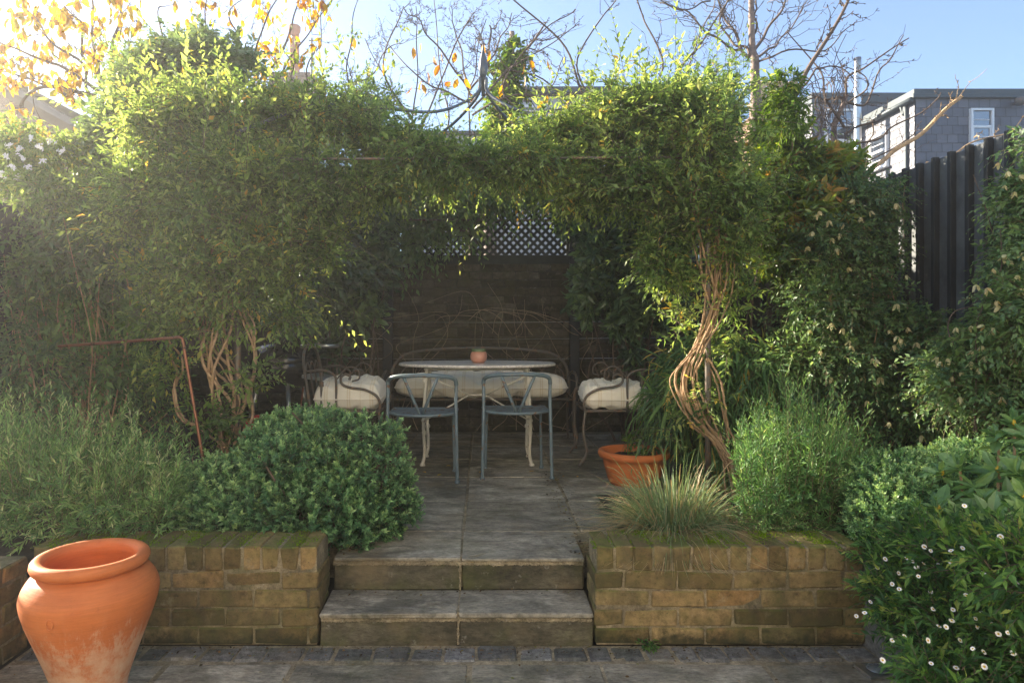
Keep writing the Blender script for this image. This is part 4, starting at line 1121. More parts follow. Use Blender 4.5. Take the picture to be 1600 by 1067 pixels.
thin = lambda bl: [b[:5] + (b[5] * .75,) + b[6:] for b in bl]
left = thin(trim(left, 20, 20, 22)); right = thin(trim(right, 20, 18, 22))
mid = [(650, 240, 4.0, 40, 34, .22, 1.), (715, 256, 4.0, 45, 24, .2, .85), (775, 260, 4.0, 40, 20, .2, .85), (835, 250, 4.0, 45, 26, .2, 1.), (690, 240, 5.2, 40, 12, .3, .4), (850, 238, 5.2, 40, 12, .3, .4)]
left += mid[:2] + mid[4:5]; right += mid[2:4] + mid[5:]
def climber(lab, blobs, n, base, stems, seed, sprays):
    t = thing('climber', lab, 'climbing plant', base)
    lf, st = MB(), MB()
    crown(lf, lumpy(blobs), int(n * .85), stem=st, stem_m=0, tone=.36, tonev=.19, out=.55, up=.32, rnd=.7, shell=.35, **JL)
    crown(lf, blobs, int(n * .4), stem=st, stem_m=0, tone=.3, tonev=.2, out=.4, up=.3, rnd=.8, shell=.3, **{**JL, 'leafL': .034, 'leafW': .013, 'nl': 11, 'spread': .9})
    # long loose shoots that break the outline
    A, dr, tn = in_blobs(blobs[:12], sprays, .9)
    shoots(lf, A, dr * .5 + np.array([0, -.1, .75]) + rng.normal(0, .45, (sprays, 3)), rng.uniform(.2, .62, sprays), 14, .042, .018, LANCE, .85, .25, PI, rng.uniform(.5, .8, sprays), stem=st, stem_r=.0018, stem_m=0)
    part(lf, 'foliage', M_JAS, t); part(st, 'twigs', M_TWIG, t)
    sm = MB()
    for path, nn, rr, rad in stems:
        pa = spline(path, 60); tan = nrm(np.gradient(pa, axis=0))
        u = nrm(np.cross(tan, np.array([0, 1., 0]))); w = np.cross(u, tan); s = np.linspace(0, 1, 60)
        for k in range(nn):
            ph = rng.uniform(0, 2 * PI); tw = rng.uniform(1.2, 3.2) * rng.choice([-1, 1]) * PI
            rk = rr * rng.uniform(.35, 1.15) * (1 + .5 * np.sin(s * rng.uniform(4, 9) + ph))
            rk = rk * np.clip(np.minimum(s, 1 - s) * 5 + .25, 0, 1)
            q = pa + u * (rk * np.cos(ph + tw * s))[:, None] + w * (rk * np.sin(ph + tw * s))[:, None]
            q = q + np.cumsum(rng.normal(0, .0022, (60, 3)), 0)
            tubes(sm, q[None], (rad * rng.uniform(.5, 1.15) * np.linspace(.85, 1.1, 60) * (1 + rng.normal(0, .04, 60)))[None], 7)
    part(sm, 'stems', M_VINE, t, True)
    return t
d = 3.93
def pp(*a): return [P(x, y, dd) for x, y, dd in a]
LB = P(352, 735, 3.85); LB[2] = .31
RB = P(1158, 788, 3.9); RB[2] = .31
lstems = [(pp((385, 330, d), (362, 420, d), (350, 490, d), (340, 560, d), (352, 640, d), (350, 735, 3.85)), 5, .07, .0085),
          (pp((330, 320, d), (345, 420, d), (330, 510, d), (330, 570, d), (365, 640, d), (356, 735, 3.85)), 5, .06, .0085),
          (pp((372, 470, d), (395, 520, d), (400, 580, d), (375, 640, d), (340, 672, d), (345, 735, 3.85)), 3, .035, .008),
          (pp((250, 520, 3.85), (280, 570, 3.85), (270, 610, 3.85), (285, 655, 3.85), (320, 668, 3.85), (350, 700, 3.85)), 2, .02, .007)]
rstems = [(pp((1112, 300, d), (1118, 350, d), (1112, 430, d), (1108, 490, d), (1092, 545, d), (1075, 590, d), (1082, 640, d), (1118, 685, d), (1143, 725, d), (1150, 770, 3.9), (1158, 790, 3.9)), 6, .05, .0072),
          (pp((1130, 300, d), (1125, 380, d), (1122, 450, d), (1100, 520, d), (1082, 580, d), (1098, 640, d), (1122, 690, d), (1146, 735, d), (1156, 790, 3.9)), 4, .048, .007),
          (pp((1120, 480, d), (1105, 515, d), (1070, 560, d), (1052, 590, d), (1062, 625, d), (1090, 665, d), (1128, 700, d), (1148, 740, d), (1160, 790, 3.9)), 3, .022, .007),
          (pp((1105, 560, d), (1125, 620, d), (1142, 680, d), (1146, 720, d), (1152, 790, 3.9)), 2, .02, .0075),
          (pp((1095, 250, 4.), (1090, 330, d), (1105, 420, d), (1112, 500, d)), 3, .03, .007)]
climber('bright green leafy climber over the left half of the gazebo above tangled stems', left + top_side[:2], 7600, LB, lstems, 1, 420)
climber('bright green leafy climber over the right half of the gazebo above a plaited tan trunk', right + top_side[2:], 6800, RB, rstems, 2, 400)

# ================================================================== SHRUBS
LASTLEAF = [None]
def shrub(name, lab, cat, base, blobs, n, mat, stems=0, stem_r=.012, group=None, wood=None, **kw):
    t = thing(name, lab, cat, base, group)
    lf, st = MB(), MB()
    crown(lf, lumpy(blobs) if n > 900 else blobs, n, stem=st, stem_m=0, **kw)
    b = np.asarray(base, float)
    for k in range(stems):
        q = rng.integers(len(blobs)); c = P(*blobs[q][:3]) + rng.normal(0, .1, 3)
        m_ = b * .5 + c * .5 + rng.normal(0, .12, 3)
        tubes(st, wob(spline([b + rng.normal(0, .06, 3) * np.array([1, 1, 0]), m_, c], 16), .02)[None], np.linspace(stem_r, stem_r * .3, 16)[None], 5, .5, 1)
    LASTLEAF[0] = lf
    part(lf, 'foliage', mat, t); part(st, 'branches', [M_GTWIG, wood or M_TWIG], t)
    return t
WH = dict(nl=9, leafL=.085, leafW=.03, tp=OVAL, spread=1.15, droop=.1, phyl=2.4, Lr=(.05, .1), out=.8, up=.35, rnd=.5, upn=.2)
shrub('evergreen_shrub', 'dark glossy evergreen shrub behind the right iron armchair', 'shrub', (1.25, 6.0, .28),
      [(925, 335, 5.8, 50, 55, .35), (955, 330, 5.7, 70, 55, .3), (950, 420, 5.7, 70, 80, .35), (1010, 400, 5.5, 60, 100, .35), (1030, 480, 5.4, 60, 70, .3), (980, 500, 5.6, 40, 55, .25, .6), (915, 475, 5.9, 30, 35, .2, .4), (990, 560, 5.5, 30, 20, .2, .4)],
      2100, M_DARKLEAF, 12, tone=.5, tonev=.3, **WH)
shrub('camellia', 'dark glossy camellia behind the left iron armchair', 'shrub', (-1.15, 6.3, .28),
      [(548, 360, 5.9, 60, 70, .35), (575, 430, 5.9, 38, 50, .3), (520, 430, 5.7, 60, 60, .3), (545, 480, 5.8, 50, 30, .25, .6), (480, 440, 5.6, 60, 90, .35), (525, 540, 5.8, 18, 22, .12, .4)],
      2300, M_DARKLEAF, 10, tone=.55, tonev=.3, **{**WH, 'leafL': .075, 'leafW': .036, 'phyl': PI, 'Lr': (.1, .22), 'spread': 1.0, 'droop': .3})
shrub('ivy', 'leafy green ivy hanging over the top of the lattice trellis', 'climbing plant', (-.2, 6.5, 2.3),
      [(636, 372, 6.5, 22, 22, .06, .8), (665, 352, 6.5, 30, 18, .06, .8), (725, 342, 6.5, 26, 14, .06, .8), (648, 392, 6.5, 14, 10, .05, .5), (650, 278, 6.4, 55, 45, .22, 1), (720, 288, 6.4, 65, 42, .22, 1), (790, 278, 6.4, 50, 32, .2, 1), (640, 323, 6.45, 25, 18, .1, .4), (700, 313, 6.45, 40, 12, .1, .4), (850, 278, 6.3, 50, 30, .25), (600, 268, 6.3, 60, 40, .25), (600, 328, 6.4, 20, 20, .1, .5)],
      2200, M_CLEM, 5, tone=.85, tonev=.2, nl=8, leafL=.062, leafW=.03, Lr=(.1, .3), droop=.7, up=.0, spread=.9)
shrub('ivy', 'dark leafy ivy mound rising behind the left end of the climbers', 'shrub', (-2.35, 5.3, .28),
      [(275, 105, 5.0, 70, 38, .4), (330, 100, 5.2, 70, 35, .4), (230, 150, 5.0, 55, 50, .4), (190, 190, 4.9, 45, 45, .4), (180, 290, 4.9, 60, 90, .4), (160, 420, 4.8, 60, 90, .4, .6)],
      2700, M_DARKLEAF, 8, tone=.75, tonev=.25, nl=9, leafL=.055, leafW=.028, Lr=(.1, .22), droop=.3)
t = shrub('jasmine', 'white flowered jasmine bush at the far left edge under the slate roof, with unseen clumps added for shade', 'shrub', (-2.95, 4.4, .28),
      [(60, 235, 4.5, 75, 35, .3), (10, 250, 4.4, 55, 45, .3), (130, 245, 4.6, 60, 45, .3), (30, 290, 4.3, 70, 25, .25), (110, 310, 4.3, 70, 30, .25), (170, 330, 4.4, 50, 40, .3),
       WB(-3.1, 2.2, 2.0, .22, .5, .42), WB(-3.1, 1.5, 2.0, .22, .45, .5), WB(-3.1, .8, 2.2, .22, .45, .5), WB(-3.1, .7, 2.9, .25, .5, .4), WB(-3.1, 1.5, 2.8, .2, .4, .35), WB(-3.1, 0., 2.2, .25, .5, .8) if False else WB(-3.1, .3, 2.0, .2, .3, .6), WB(-2.9, 2.0, 1.0, .1, .3, .15, .3), WB(-3.1, 2.7, 2.3, .2, .35, .3), WB(-3.1, 1.9, 1.35, .15, .25, .2, .25)],  # out of view clumps added to shade the steps and dapple the jar
      4300, M_JAS, 8, tone=.4, tonev=.2, nl=9, leafL=.045, leafW=.016, Lr=(.1, .26), droop=.45)
for (x, y) in [(12, 226), (30, 232), (18, 262), (4, 272), (48, 214), (60, 230), (34, 246), (78, 220), (10, 244), (26, 276), (44, 262), (66, 252), (95, 236)]:
    m = MB(); c = P(x, y, 4.1 + rng.uniform(-.05, .1))
    for k in range(9):
        c2 = c + rng.normal(0, .009, 3); n_ = nrm(np.array([rng.normal(0, .4), -1, .4]))
        dirs = nrm(np.cross(n_, rng.normal(size=(5, 3)))); leaves(m, np.repeat(c2[None], 5, 0), dirs, np.repeat(n_[None], 5, 0), .014, .008, NEEDLE)
    part(m, 'flower_cluster', M_PETAL, t)
shrub('shrub', 'dark thicket of narrow leaved shrub below the jasmine at the far left', 'shrub', (-2.4, 4.2, .28),
      [(110, 400, 4.3, 90, 70, .35), (60, 470, 4.2, 80, 90, .35), (160, 480, 4.4, 80, 90, .35), (60, 580, 4.1, 80, 80, .35, .7), (170, 590, 4.3, 80, 80, .35, .6), (15, 420, 4.1, 50, 80, .3), (20, 640, 4.0, 70, 50, .3, .6), (130, 350, 4.3, 70, 35, .3), (240, 640, 4.3, 60, 60, .3, .5)],
      2000, M_CLEM, 80, .006, tone=.6, tonev=.3, nl=8, leafL=.055, leafW=.02, Lr=(.1, .3), droop=.4, up=.1, wood=M_VINE)
t = shrub('clematis', 'evergreen clematis with cream bells trailing down the left end of the slatted fence', 'climbing plant', (2.3, 4.35, .3),
      [(1320, 310, 4.5, 70, 30, .3), (1380, 300, 4.5, 25, 25, .2), (1310, 380, 4.4, 70, 80, .3), (1360, 370, 4.5, 35, 45, .25), (1300, 480, 4.3, 90, 70, .3, .8), (1380, 480, 4.3, 30, 45, .25, .5), (1350, 570, 4.2, 95, 75, .3, .7), (1430, 540, 4.1, 60, 70, .25, .8), (1260, 560, 4.3, 60, 70, .25, .6), (1400, 640, 4.0, 80, 50, .25, .4), (1470, 640, 3.9, 60, 50, .25, .5)],
      4100, M_CLEM, 40, .006, tone=.6, tonev=.3, nl=10, leafL=.034, leafW=.017, Lr=(.1, .25), droop=.4, spread=1.1, wood=M_VINE)
def bell_mesh():
    m = MB()
    for k in range(4):
        a = k * PI / 2; out = np.array([math.cos(a), math.sin(a), 0])
        side = np.array([-out[1], out[0], 0])
        sp = [(0.003, 0, .003), (.011, -.008, .009), (.014, -.02, .0095), (.019, -.031, .0065), (.025, -.038, .001)]
        v = []
        for r, z, w in sp:
            v += [out * r + side * w + np.array([0, 0, z]), out * r * 1.1 + np.array([0, 0, z]), out * r - side * w + np.array([0, 0, z])]
        q = []
        for i in range(4):
            b = i * 3; q += [(b, b + 1, b + 4, b + 3), (b + 1, b + 2, b + 5, b + 4)]
        m.add(v, q, None, rng.uniform(0, .9))
    return m
def spots(root, pts, mesh_fn, name, mats, scale=(1, 1), tilt=.5, nvar=4):
    protos = []
    for i, p in enumerate(pts):
        if i < nvar:
            m = mesh_fn(); o = m.build(name, mats, root, (0, 0, 0), False); protos.append(o)
        else:
            o = protos[i % nvar].copy(); COL.objects.link(o); o.parent = root
        o.location = tuple(np.asarray(p) - BASE[root.name])
        o.rotation_euler = (rng.normal(0, tilt), rng.normal(0, tilt), rng.uniform(0, 6.28))
        s = rng.uniform(*scale); o.scale = (s, s, s)
bells1 = [(1292, 318), (1275, 335), (1300, 372), (1312, 365), (1345, 340), (1262, 385), (1288, 310), (1360, 330), (1318, 350), (1400, 318), (1335, 312), (1270, 362), (1265, 515), (1283, 548), (1317, 513), (1330, 540), (1328, 532), (1325, 418), (1390, 515), (1402, 525), (1397, 540), (1364, 560), (1395, 568), (1390, 570), (1432, 535), (1418, 512), (1350, 588), (1366, 562), (1444, 640), (1390, 660), (1354, 626), (1440, 680), (1408, 530), (1425, 620), (1376, 590), (1300, 505), (1280, 330), (1295, 345), (1308, 388), (1416, 430), (1402, 475), (1480, 618), (1490, 620), (1478, 640), (1502, 655), (1520, 652), (1300, 590)]
spots(t, [P(x, y, front(LASTLEAF[0], x, y) + .0) for x, y in bells1], bell_mesh, 'flower', M_BELL, (.7, 1.05), .35)
t = shrub('clematis', 'evergreen clematis with cream bells massed at the right edge before the slatted fence', 'climbing plant', (2.6, 3.3, .33),
      [(1612, 300, 3.4, 22, 40, .2), (1612, 235, 3.4, 14, 12, .12, .5), (1604, 400, 3.35, 28, 50, .25), (1545, 535, 3.5, 42, 26, .28), (1600, 500, 3.3, 45, 70, .3), (1490, 565, 3.6, 45, 24, .25, .7), (1540, 600, 3.4, 65, 45, .3, .8), (1600, 620, 3.3, 50, 80, .3, .6), (1640, 380, 3.3, 40, 100, .25)],
      4100, M_CLEM, 22, .006, tone=.72, tonev=.25, nl=10, leafL=.034, leafW=.017, Lr=(.1, .24), droop=.4, spread=1.1, wood=M_TWIG)
bells2 = [(1575, 268), (1592, 275), (1560, 255), (1578, 408), (1570, 398), (1525, 445), (1542, 450), (1551, 420), (1595, 450), (1590, 430), (1562, 478), (1538, 508), (1550, 512), (1494, 512), (1465, 558), (1470, 565), (1520, 548), (1518, 565), (1535, 540), (1540, 556), (1502, 580), (1490, 588), (1527, 575), (1598, 575), (1582, 560), (1515, 510), (1556, 470), (1600, 396), (1585, 300), (1570, 290), (1565, 620), (1545, 610), (1500, 620), (1480, 560)]
spots(t, [P(x, y, front(LASTLEAF[0], x, y) + .0) for x, y in bells2], bell_mesh, 'flower', M_BELL, (.65, .95), .35)
shrub('photinia', 'leafy bronze green shrub between the climber and the clematis', 'shrub', (2.05, 4.9, .28),
      [(1270, 262, 4.7, 60, 38, .35), (1220, 265, 4.7, 45, 45, .35), (1320, 262, 4.8, 25, 28, .2), (1250, 320, 4.7, 70, 60, .35, 1, -.1), (1225, 400, 4.7, 45, 60, .3, .6, -.2), (1235, 225, 4.7, 20, 20, .15, .5)],
      1500, M_PHOT, 9, tone=.55, tonev=.25, **{**WH, 'leafL': .075, 'leafW': .024})
shrub('climber', 'fresh green leafy stem tower rising above the shrub right of the gazebo', 'climbing plant', (2.05, 4.75, .3),
      [(1222, 142, 4.3, 16, 22, .1, 2), (1228, 175, 4.3, 18, 26, .12, 1.6), (1210, 200, 4.7, 26, 30, .15), (1195, 300, 4.5, 35, 60, .2, .7), (1215, 400, 4.6, 25, 60, .2, .4)], 700, M_IVY, 3, tone=.5, tonev=.2, nl=9, leafL=.045, leafW=.013, Lr=(.05, .13), droop=.5)
shrub('bamboo', 'low bamboo with long narrow arching leaves behind the plaited trunk', 'bamboo', (1.55, 4.7, .3),
      [(1095, 570, 4.7, 45, 55, .3), (1065, 630, 4.7, 25, 40, .22, .6), (1130, 570, 4.6, 70, 60, .3), (1200, 590, 4.5, 70, 60, .3), (1100, 640, 4.5, 80, 60, .3), (1220, 650, 4.4, 50, 60, .25), (1150, 690, 4.4, 60, 50, .25, .8)],
      1750, M_BAMB, 22, .004, tone=.5, tonev=.28, nl=7, leafL=.14, leafW=.0125, tp=BLADE, Lr=(.12, .3), droop=.9, up=.25, out=.8, spread=.6, sag=.25)
# light evergreen tuft at the base of the left climber, little seedlings elsewhere
shrub('weed', 'little green weed rooted at the foot of the right brick wall', 'plant', (.665, 2.80, .008), [WB(.665, 2.797, .016, .02, .012, .008)], 22, M_DAISY, 0, tone=.7, nl=6, leafL=.016, leafW=.01, Lr=(.015, .035), stem_r=.001)

# ---------------- rosemary
def rosemary(lab, base, spread_px, n, side, hfn, d0, d1, seed, lean=0., tone=.5):
    t = thing('rosemary', lab, 'shrub', base)
    lf, st = MB(), MB()
    x0, x1 = spread_px
    dd = rng.uniform(d0, d1, n); px = rng.uniform(x0, x1, n)
    A = np.array([P(a, 0, b) for a, b in zip(px, dd)]); A[:, 2] = rng.uniform(.33, .5, n)
    u = (px - x0) / (x1 - x0)
    H = hfn(u) * rng.uniform(.6, 1.2, n)
    D = np.stack([(u - .5) * .5 + lean + rng.normal(0, .15, n), rng.normal(-.12, .2, n), np.ones(n)], 1)
    shoots(lf, A, D, H, 40, .036, .0068, NEEDLE, .85, -.12, 2.4, np.clip(rng.normal(tone, .2, n), 0, 1), .16, .3, tip=.35, stem=st, stem_r=.0019, stem_m=0, sag=-.05, t0=.1)
    # side branches
    k = side; i = rng.integers(0, n, k); f = rng.uniform(.15, .85, k)[:, None]
    B = A[i] + nrm(D[i]) * H[i][:, None] * f
    D2 = nrm(D[i]) * .8 + rng.normal(0, .5, (k, 3)) + np.array([0, -.12, .25])
    shoots(lf, B, D2, rng.uniform(.08, .24, k), 22, .034, .0065, NEEDLE, .9, -.15, 2.4, np.clip(rng.normal(tone, .22, k), 0, 1), .16, .3, stem=st, stem_r=.0013, stem_m=0, sag=-.05)
    # low skirts leaning over the wall
    k = int(n * .6); C = np.array([P(a, 0, b) for a, b in zip(rng.uniform(x0, x1, k), rng.uniform(d0, d0 + .12, k))]); C[:, 2] = rng.uniform(.36, .55, k)
    shoots(lf, C, np.stack([rng.normal(lean, .5, k), rng.uniform(-.9, -.1, k), rng.uniform(-.1, .7, k)], 1), rng.uniform(.08, .2, k), 20, .036, .0068, NEEDLE, .9, .15, 2.4, np.clip(rng.normal(tone - .05, .2, k), 0, 1), .16, .3, stem=st, stem_r=.0018, stem_m=0)
    part(lf, 'foliage', M_ROSE, t); part(st, 'stems', M_GTWIG, t)
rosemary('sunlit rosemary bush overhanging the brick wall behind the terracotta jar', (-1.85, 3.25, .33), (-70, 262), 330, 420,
         lambda u: .24 + .2 * np.sin(PI * np.clip(u * .8 + .25, 0, 1)), 3.0, 3.55, 1, .12, .58)  # lighter leaf tone puts the sunlit look into the colour
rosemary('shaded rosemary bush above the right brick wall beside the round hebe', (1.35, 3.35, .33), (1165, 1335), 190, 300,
         lambda u: .18 + .29 * np.sin(PI * np.clip(u * .85 + .1, 0, 1)), 3.12, 3.6, 2, 0, .27)  # darker leaf tone puts the shaded look into the colour
mb = MB()
# ---------------- hebe
def hebe(lab, base, blobs, n, tone, lv=.0205):
    t = thing('hebe', lab, 'shrub', base)
    lf, st = MB(), MB()
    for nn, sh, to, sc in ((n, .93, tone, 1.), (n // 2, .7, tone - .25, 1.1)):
        A, dr, tn = in_blobs(blobs, nn, sh)
        keep = A[:, 2] > base[2] - .06
        A, dr = A[keep], dr[keep]; k = len(A)
        D = dr * .9 + np.array([0, 0, .5]) + rng.normal(0, .16, (k, 3))
        L = rng.uniform(.045, .08, k)
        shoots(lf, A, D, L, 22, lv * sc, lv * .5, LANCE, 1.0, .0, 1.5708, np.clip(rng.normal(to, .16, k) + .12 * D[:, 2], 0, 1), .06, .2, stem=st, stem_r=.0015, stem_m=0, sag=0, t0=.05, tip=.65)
    b = np.asarray(base)
    for b_ in blobs:
        for q in range(5):
            c = P(*b_[:3]) + rng.normal(0, .06, 3); tubes(st, wob(spline([b + rng.normal(0, .05, 3) * np.array([1, 1, 0]), (b + c) / 2 + rng.normal(0, .05, 3), c], 10), .01)[None], .005, 5)
    part(lf, 'foliage', M_HEBE, t); part(st, 'stems', M_TWIG, t)
lump = [(470, 700, 3.5, 85, 52, .26), (540, 740, 3.42, 85, 70, .28), (440, 745, 3.4, 75, 65, .25), (585, 775, 3.38, 60, 60, .22), (510, 795, 3.25, 85, 52, .2), (430, 790, 3.22, 60, 45, .18), (560, 812, 3.26, 50, 40, .16), (500, 690, 3.55, 60, 42, .25), (600, 740, 3.5, 40, 45, .18)]
lump = trim(lump, 10, 8, 0)
lump2 = [(P0 + rng.uniform(-135, 140), 745 + rng.uniform(-80, 70), 3.25 + rng.uniform(-.08, .15), rng.uniform(22, 38), rng.uniform(18, 30), .1) for P0 in [505] * 26]
lump2 = [b for b in lump2 if ((b[0] - 508) / 150) ** 2 + ((b[1] - 750) / 100) ** 2 < .8]
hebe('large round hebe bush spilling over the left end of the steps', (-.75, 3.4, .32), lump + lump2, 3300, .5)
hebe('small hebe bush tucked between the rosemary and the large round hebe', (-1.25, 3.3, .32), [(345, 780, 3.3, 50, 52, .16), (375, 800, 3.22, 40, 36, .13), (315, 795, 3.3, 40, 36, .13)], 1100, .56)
hebe('round hebe bush at the right end of the right brick wall above the daisies', (2.0, 3.0, .34), [(1410, 775, 3.0, 62, 48, .2), (1440, 800, 2.9, 62, 55, .2), (1390, 820, 2.9, 40, 42, .15), (1490, 760, 3.05, 70, 40, .2), (1540, 740, 3.1, 60, 35, .2)], 2300, .58, .018)
# ---------------- daisies
t = thing('daisy_bush', 'white flowered daisy mound spilling over the low grey wall', 'flowering plant', (1.85, 2.2, .33))
lf, st = MB(), MB()
dz = [(1500, 880, 2.5, 110, 60, .3), (1450, 930, 2.45, 85, 70, .25), (1550, 900, 2.3, 110, 90, .3), (1480, 990, 2.25, 85, 75, .25), (1570, 1010, 2.1, 100, 90, .3), (1420, 880, 2.6, 55, 45, .2), (1530, 1070, 2.0, 90, 60, .25), (1620, 940, 2.0, 100, 120, .3)]
crown(lf, dz and lumpy(trim(dz, 8, 8, 6), 7, .55, .7), 3200, stem=st, stem_m=0, tone=.5, tonev=.22, nl=10, leafL=.034, leafW=.0125, tip=.4, Lr=(.05, .13), droop=.1, spread=.85, out=.7, up=.45, rnd=.5, shell=.72, phyl=2.4)
part(lf, 'foliage', M_DAISY, t); part(st, 'stems', M_TWIG, t)
def daisy_mesh():
    m = MB(); n = 18
    a = np.arange(n) * 2 * PI / n
    dirs = np.stack([np.cos(a), np.sin(a), .18 + rng.normal(0, .06, n)], -1)
    leaves(m, np.stack([np.cos(a) * .003, np.sin(a) * .003, 0 * a], -1), dirs, np.tile([0, 0, 1.], (n, 1)), .0105, .0042, OVAL, .5, 0)
    lathe(m, [(.0046, .0005), (.0042, .002), (.0025, .0032), (.0002, .0036)], (0, 0, 0), 10, .5, 1)
    bar(m, [(0, 0, 0), (.002, 0, -.03), (0, .002, -.06)], .0007, 5, 4, 2)
    return m
dsp = [(1383, 873), (1416, 872), (1426, 877), (1444, 854), (1454, 860), (1486, 860), (1504, 856), (1487, 878), (1466, 882), (1435, 900), (1394, 912), (1404, 895), (1371, 887), (1360, 940), (1351, 957), (1338, 962), (1454, 924), (1458, 951), (1487, 969), (1478, 979), (1467, 978), (1489, 952), (1524, 966), (1527, 978), (1549, 974), (1534, 957), (1536, 895), (1563, 838), (1507, 790), (1413, 993), (1394, 1000), (1379, 1031), (1538, 1041), (1537, 1018), (1520, 1013), (1494, 1043), (1455, 1036), (1583, 1020), (1443, 880), (1432, 886), (1588, 910), (1575, 950), (1560, 990), (1510, 930), (1405, 920), (1575, 988), (1450, 1000), (1500, 1000)]
def dd_(x, y): return 2.62 - (x - 1400) * .0017 - max(0, (y - 880)) * .0026
dp = [P(x, y, front(lf, x, y) - .03) for x, y in dsp]
k0 = len(bpy.data.objects)
protos = []
for i, p in enumerate(dp):
    if i < 4:
        o = daisy_mesh().build('flower', [M_PETAL, M_EYE, M_TWIG], t, (0, 0, 0)); protos.append(o)
    else:
        o = protos[i % 4].copy(); COL.objects.link(o); o.parent = t
    o.location = tuple(p - BASE[t.name]); o.rotation_euler = (rng.normal(.75, .3), rng.normal(-.2, .35), rng.uniform(-.5, .5)); s = rng.uniform(.5, .72); o.scale = (s, s, s)
# ---------------- rhododendron
t = thing('rhododendron', 'broad leaved rhododendron with reddish stems at the right edge above the daisies', 'shrub', (2.1, 2.5, .33))
lf, st = MB(), MB()
tips = [(1585, 668, 2.7), (1610, 690, 2.6), (1560, 690, 2.75), (1500, 735, 2.7), (1475, 745, 2.75), (1525, 765, 2.6), (1560, 740, 2.6), (1590, 745, 2.5), (1470, 800, 2.6), (1500, 815, 2.5), (1540, 790, 2.5), (1575, 795, 2.45), (1600, 780, 2.4), (1560, 850, 2.35), (1530, 840, 2.4), (1595, 840, 2.3), (1490, 845, 2.45), (1620, 860, 2.3), (1580, 880, 2.3), (1610, 740, 2.5), (1550, 815, 2.4), (1605, 810, 2.35), (1625, 700, 2.5)]
A = np.array([P(*q) for q in tips]); k = len(A)
root = np.array([2.08, 2.62, .33])
for p in A:
    bar(st, [root + rng.normal(0, .04, 3) * np.array([1, 1, 0]), (root * .5 + p * .5) + np.array([.0, .06, -.03]) + rng.normal(0, .03, 3), p], .005, 10, 6)
ax = nrm((A - root) * np.array([1, 1, .6]) + np.array([-.1, -.15, .2]))
for nl_, L_, s_ in ((9, .02, 1.), (6, .09, 1.05)):
    shoots(lf, A - ax * (.06 if L_ > .05 else 0), ax, L_, nl_, .088 * s_, .034 * s_, OVAL, 1.25, 0, 2.4, rng.uniform(.35, .8, k), .12, .4, sag=.12, t0=.0, szr=.18)
part(lf, 'foliage', M_RHODO, t); part(st, 'stems', M_COPPER if False else M_VINE, t)
for i, p in enumerate(A[::2]):
    m = MB(); lathe(m, [(.001, -.004), (.007, .002), (.008, .01), (.004, .018), (.0005, .022)], p + ax[i * 2] * .012, 8); part(m, 'bud', M_EYE, t, True)
# ---------------- sedge clump
t = thing('sedge', 'arching sedge grass clump with straw coloured base above the right brick wall', 'grass plant', (.88, 3.2, .32))
lf = MB(); n = 2100
b0 = np.array([.88, 3.2, .33]); an = rng.uniform(0, 2 * PI, n); rr = .13 * np.sqrt(rng.uniform(0, 1, n))
A = b0 + np.stack([rr * np.cos(an), rr * np.sin(an) * .8, 0 * an], -1)
el = np.clip(rng.normal(.82, .42, n), .05, 1.5); L = rng.uniform(.25, .66, n) * np.where(el > 1, 1, .8)
D = np.stack([np.cos(an) * np.cos(el), np.sin(an) * np.cos(el), np.sin(el)], -1)
tt = np.linspace(0, 1, 8)[None, :, None]
pts = A[:, None] + D[:, None] * L[:, None, None] * tt + np.array([0, 0, -1.]) * (L * rng.uniform(.3, .85, n))[:, None, None] * tt ** 2.4
pts[:, :, 2] = np.maximum(pts[:, :, 2], .325 + rng.uniform(0, .02, n)[:, None])
wd = np.array([.8, 1, 1, .95, .85, .65, .4, .08]) * .0018
sv = nrm(np.cross(D, np.array([0, 0, 1.]) + rng.normal(0, .3, (n, 3))))[:, None]
V = np.stack([pts - sv * wd[None, :, None], pts + sv * wd[None, :, None]], 2).reshape(-1, 3)
I = np.arange(n * 16).reshape(n, 8, 2)
q = np.stack([I[:, :-1, 0], I[:, :-1, 1], I[:, 1:, 1], I[:, 1:, 0]], -1).reshape(-1, 4)
dry = np.where(rng.uniform(0, 1, n) < np.where(el < .75, .75, .22), rng.uniform(0, .22, n), rng.uniform(.4, 1, n))
lf.add(V, q, None, np.repeat(dry, 16)); lf.build('blades', M_GRASS, t, BASE[t.name])
# low grey green groundcover at the foot of the right rosemary
shrub('thyme', 'low grey green thyme creeping over the wall between sedge and rosemary', 'ground cover plant', (1.12, 3.12, .32),
      [(1190, 818, 3.15, 55, 16, .12), (1150, 822, 3.12, 25, 10, .08), (1235, 815, 3.15, 35, 18, .12)], 380, M_ROSE, 0, tone=.35, nl=10, leafL=.014, leafW=.006, Lr=(.04, .09), droop=.1)
# sprouts in the terracotta bowl
shrub('seedling', 'pale green seedlings sprouting from the wide terracotta bowl', 'plant', (1.06, 4.48, TZ + .16),
      [(1010, 690, 4.48, 18, 10, .06), (990, 700, 4.45, 10, 6, .05)], 26, M_IVY, 3, .002, tone=.5, nl=7, leafL=.035, leafW=.015, Lr=(.06, .14))
